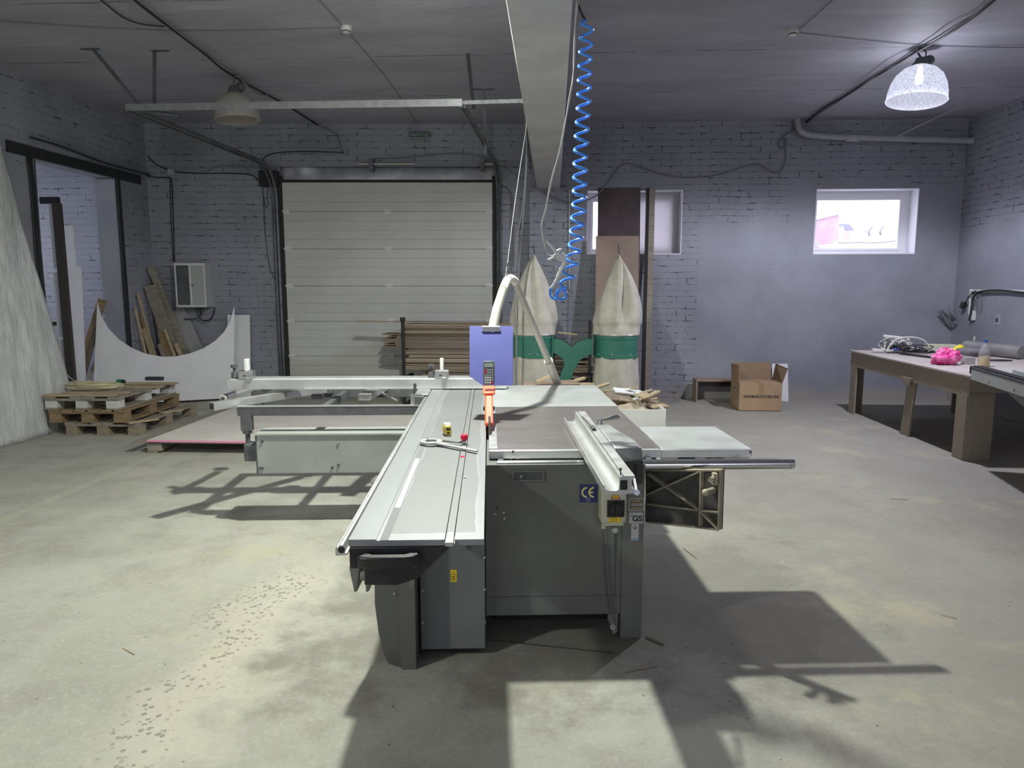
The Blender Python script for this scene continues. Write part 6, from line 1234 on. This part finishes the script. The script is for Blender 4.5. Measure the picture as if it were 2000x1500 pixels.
# ================================================================== AIR HOSE AND GUN
YG = 3.3
ct = [(1146, 38), (1144, 100), (1140, 200), (1134, 300), (1131, 400), (1124, 480), (1113, 530), (1106, 560)]
cp3 = [PY(x, y, YG) for x, y in ct]
def cpt(s):
    L = [(cp3[i+1]-cp3[i]).length for i in range(len(cp3)-1)]; d = s*sum(L)
    for i, l in enumerate(L):
        if d <= l or i == len(L)-1: return cp3[i].lerp(cp3[i+1], d/l)
        d -= l
hs = thing('coiled_air_hose', (cp3[0].x, YG, cp3[-1].z), 'blue coiled air hose hanging from the ceiling beside the white beam', 'air hose')
P = []; NT_ = 19.5; N = 520
for k in range(N+1):
    s = k/N; a = 2*pi*NT_*s+pi/2; r = .027+.004*s; c = cpt(s); sq = .020*(s > .0); P.append(c+Vector((r*cos(a), r*sin(a)*1.0, 0))+Vector((0, 0, sq*.35*sin(a))))
end = [PY(x, y, YG) for x, y in ((1090, 565), (1085, 575), (1092, 586), (1104, 584), (1107, 572), (1098, 565), (1089, 570), (1088, 582), (1080, 585), (1074, 575), (1075, 563))]
MB().tube(P, .0062, 8).build('coil', M_coil, hs); MB().tube([P[-1]]+[p+Vector((0, .01*i % .02, 0)) for i, p in enumerate(end)], .0062, 8, 2).build('hose_end', M_coil, hs)
MB().tube([P[0], P[0]+Vector((-.02, 0, .03)), PY(1133, 20, YG), PY(1127, 0, YG), Vector((.16, YG, 3.2)), Vector((.13, YG, HC-.002))], .005, 8, 2).build('black_feed_hose', M_cable, hs)
gn = thing('air_blow_gun', PY(1090, 520, YG), 'silver air blow gun dangling on white cord beside the blue hose', 'air gun')
g_ = lambda x, y, o=0: PY(x, y, YG+o)
MB().tube([g_(1107, 505), g_(1100, 520), g_(1090, 542)], [.015, .013, .012], 12).build('grip', M_gun, gn)
MB().bar(g_(1088, 500), g_(1108, 509), .026, .030).build('gun_body', M_gun, gn, bevel=.003)
MB().tube([g_(1067, 470), g_(1083, 488), g_(1090, 499)], [.004, .006, .011], 10).build('nozzle', M_gun, gn)
MB().tube([g_(1087, 492), g_(1093, 488), g_(1097, 487)], [.006, .006, .005], 8).build('hang_hook', M_gun, gn)
MB().tube([g_(1069, 507), g_(1077, 506), g_(1084, 500), g_(1086, 493)], [.003, .006, .007, .006], 8, 1).build('trigger', M_gun, gn)
MB().tube([g_(1096, 494), g_(1104, 496), g_(1108, 508), g_(1104, 515)], .0035, 6, 1).build('trigger_guard', M_gun, gn)
MB().tube([g_(1085, 519), g_(1089, 522)], .004, 6).build('finger_spur', M_gun, gn)
MB().cyl(g_(1090, 542), g_(1084, 552), .0085, 12).build('coupling', M_gun, gn); MB().cyl(g_(1084, 552), g_(1076, 563), .0065, 12).build('hose_tail', M_gun, gn)
rp = [(1123, 40), (1122, 100), (1120, 150), (1112, 195), (1104, 240), (1095, 290), (1080, 340), (1071, 380), (1066, 412), (1056, 440), (1061, 465), (1066, 490), (1073, 500), (1082, 499)]
cd_ = thing('hanging_twine', PY(1100, 250, YG), 'white twisted cord hanging from the beam down to the air gun', 'cord')
for s in (-1, 1):
    MB().tube([Vector((.11+s*.01, YG, 2.944))]+[PY(x+s*1.2*sin(i*1.7), y, YG-.01) for i, (x, y) in enumerate(rp)], .0024, 6, 1).build('strand', M_cablew, cd_)
# long cables down the beam and pilaster
for i, (pts, ds, r_) in enumerate((([(1012, 50), (1016, 130), (1024, 220), (1030, 300), (1024, 400), (1016, 480), (1012, 560), (1010, 640), (1008, 745)], 'grey cable dropping from the beam past the filter bag to the saw', .006), ([(1030, 240), (1027, 320), (1022, 400), (1008, 470), (1004, 560), (1006, 600), (1008, 690), (1006, 750)], 'pale cable hanging loosely between the gate and filter bag', .004), ([(1000, 0), (1012, 80), (1020, 180), (1032, 280), (1036, 330)], 'thin grey cable following the beam edge', .005))):
    P = [PY(x, y, [7.4, 7.2, 3.6][i] if i < 2 else 3.6+(y/330)*4.5) for x, y in pts]
    if i < 2: P = [Vector((P[0].x, P[0].y, max(P[0].z, 2.94)))]+P[1:]+[Vector((P[-1].x, P[-1].y, .0+.01))]
    cable(P, r_, M_cableg if i < 2 else M_cable, ds, 'hanging_cable', sm=2)
cable([PY(1112, y, 10.14) for y in (372, 420, 470, 520, 560)], .006, M_cablew, 'pale thin wire running straight down the pilaster edge', 'pilaster_wire')
# sticks and splinters on the floor
for k, (a, b_, ds) in enumerate((((1262, 1244), (1296, 1258), 'thin grey stick on the floor by the saw leg'), ((1334, 1070), (1360, 1090), 'dark splinter on the floor under the ribbed plate'), ((1220, 1312), (1284, 1300), 'pale straw-like splinter in the bright floor patch'), ((955, 1250), (1200, 1275), 'long thin wire lying on the floor before the cabinet'))):
    p, q = PZ(*a, .004), PZ(*b_, .004); tag(MB().tube([p, q], [.006, .003, .002, .0015][k], 5).build('splinter' if k < 3 else 'thin_wire', [M_wood2, M_ply2, M_wood, M_cable][k]), ds, 'splinter' if k < 3 else 'wire')
for k, (a, b_) in enumerate((((1700, 830), (1712, 826)), ((1738, 974), (1775, 976)), ((1838, 1200), (1870, 1208)), ((240, 1265), (262, 1278)), ((1210, 1238), (1240, 1256)))):
    p, q = PZ(*a, .003), PZ(*b_, .003); tag(MB().tube([p, q], .0022, 5).build('wood_splinter', M_wood), ['pale chip on the floor before the workbench', 'thin dark splinter on the open floor beside the bench', 'short pale splinter on the floor near the viewer', 'tiny pale splinter on the bright floor of the gate side', 'small pale chip on the floor between saw legs'][k], 'splinter')
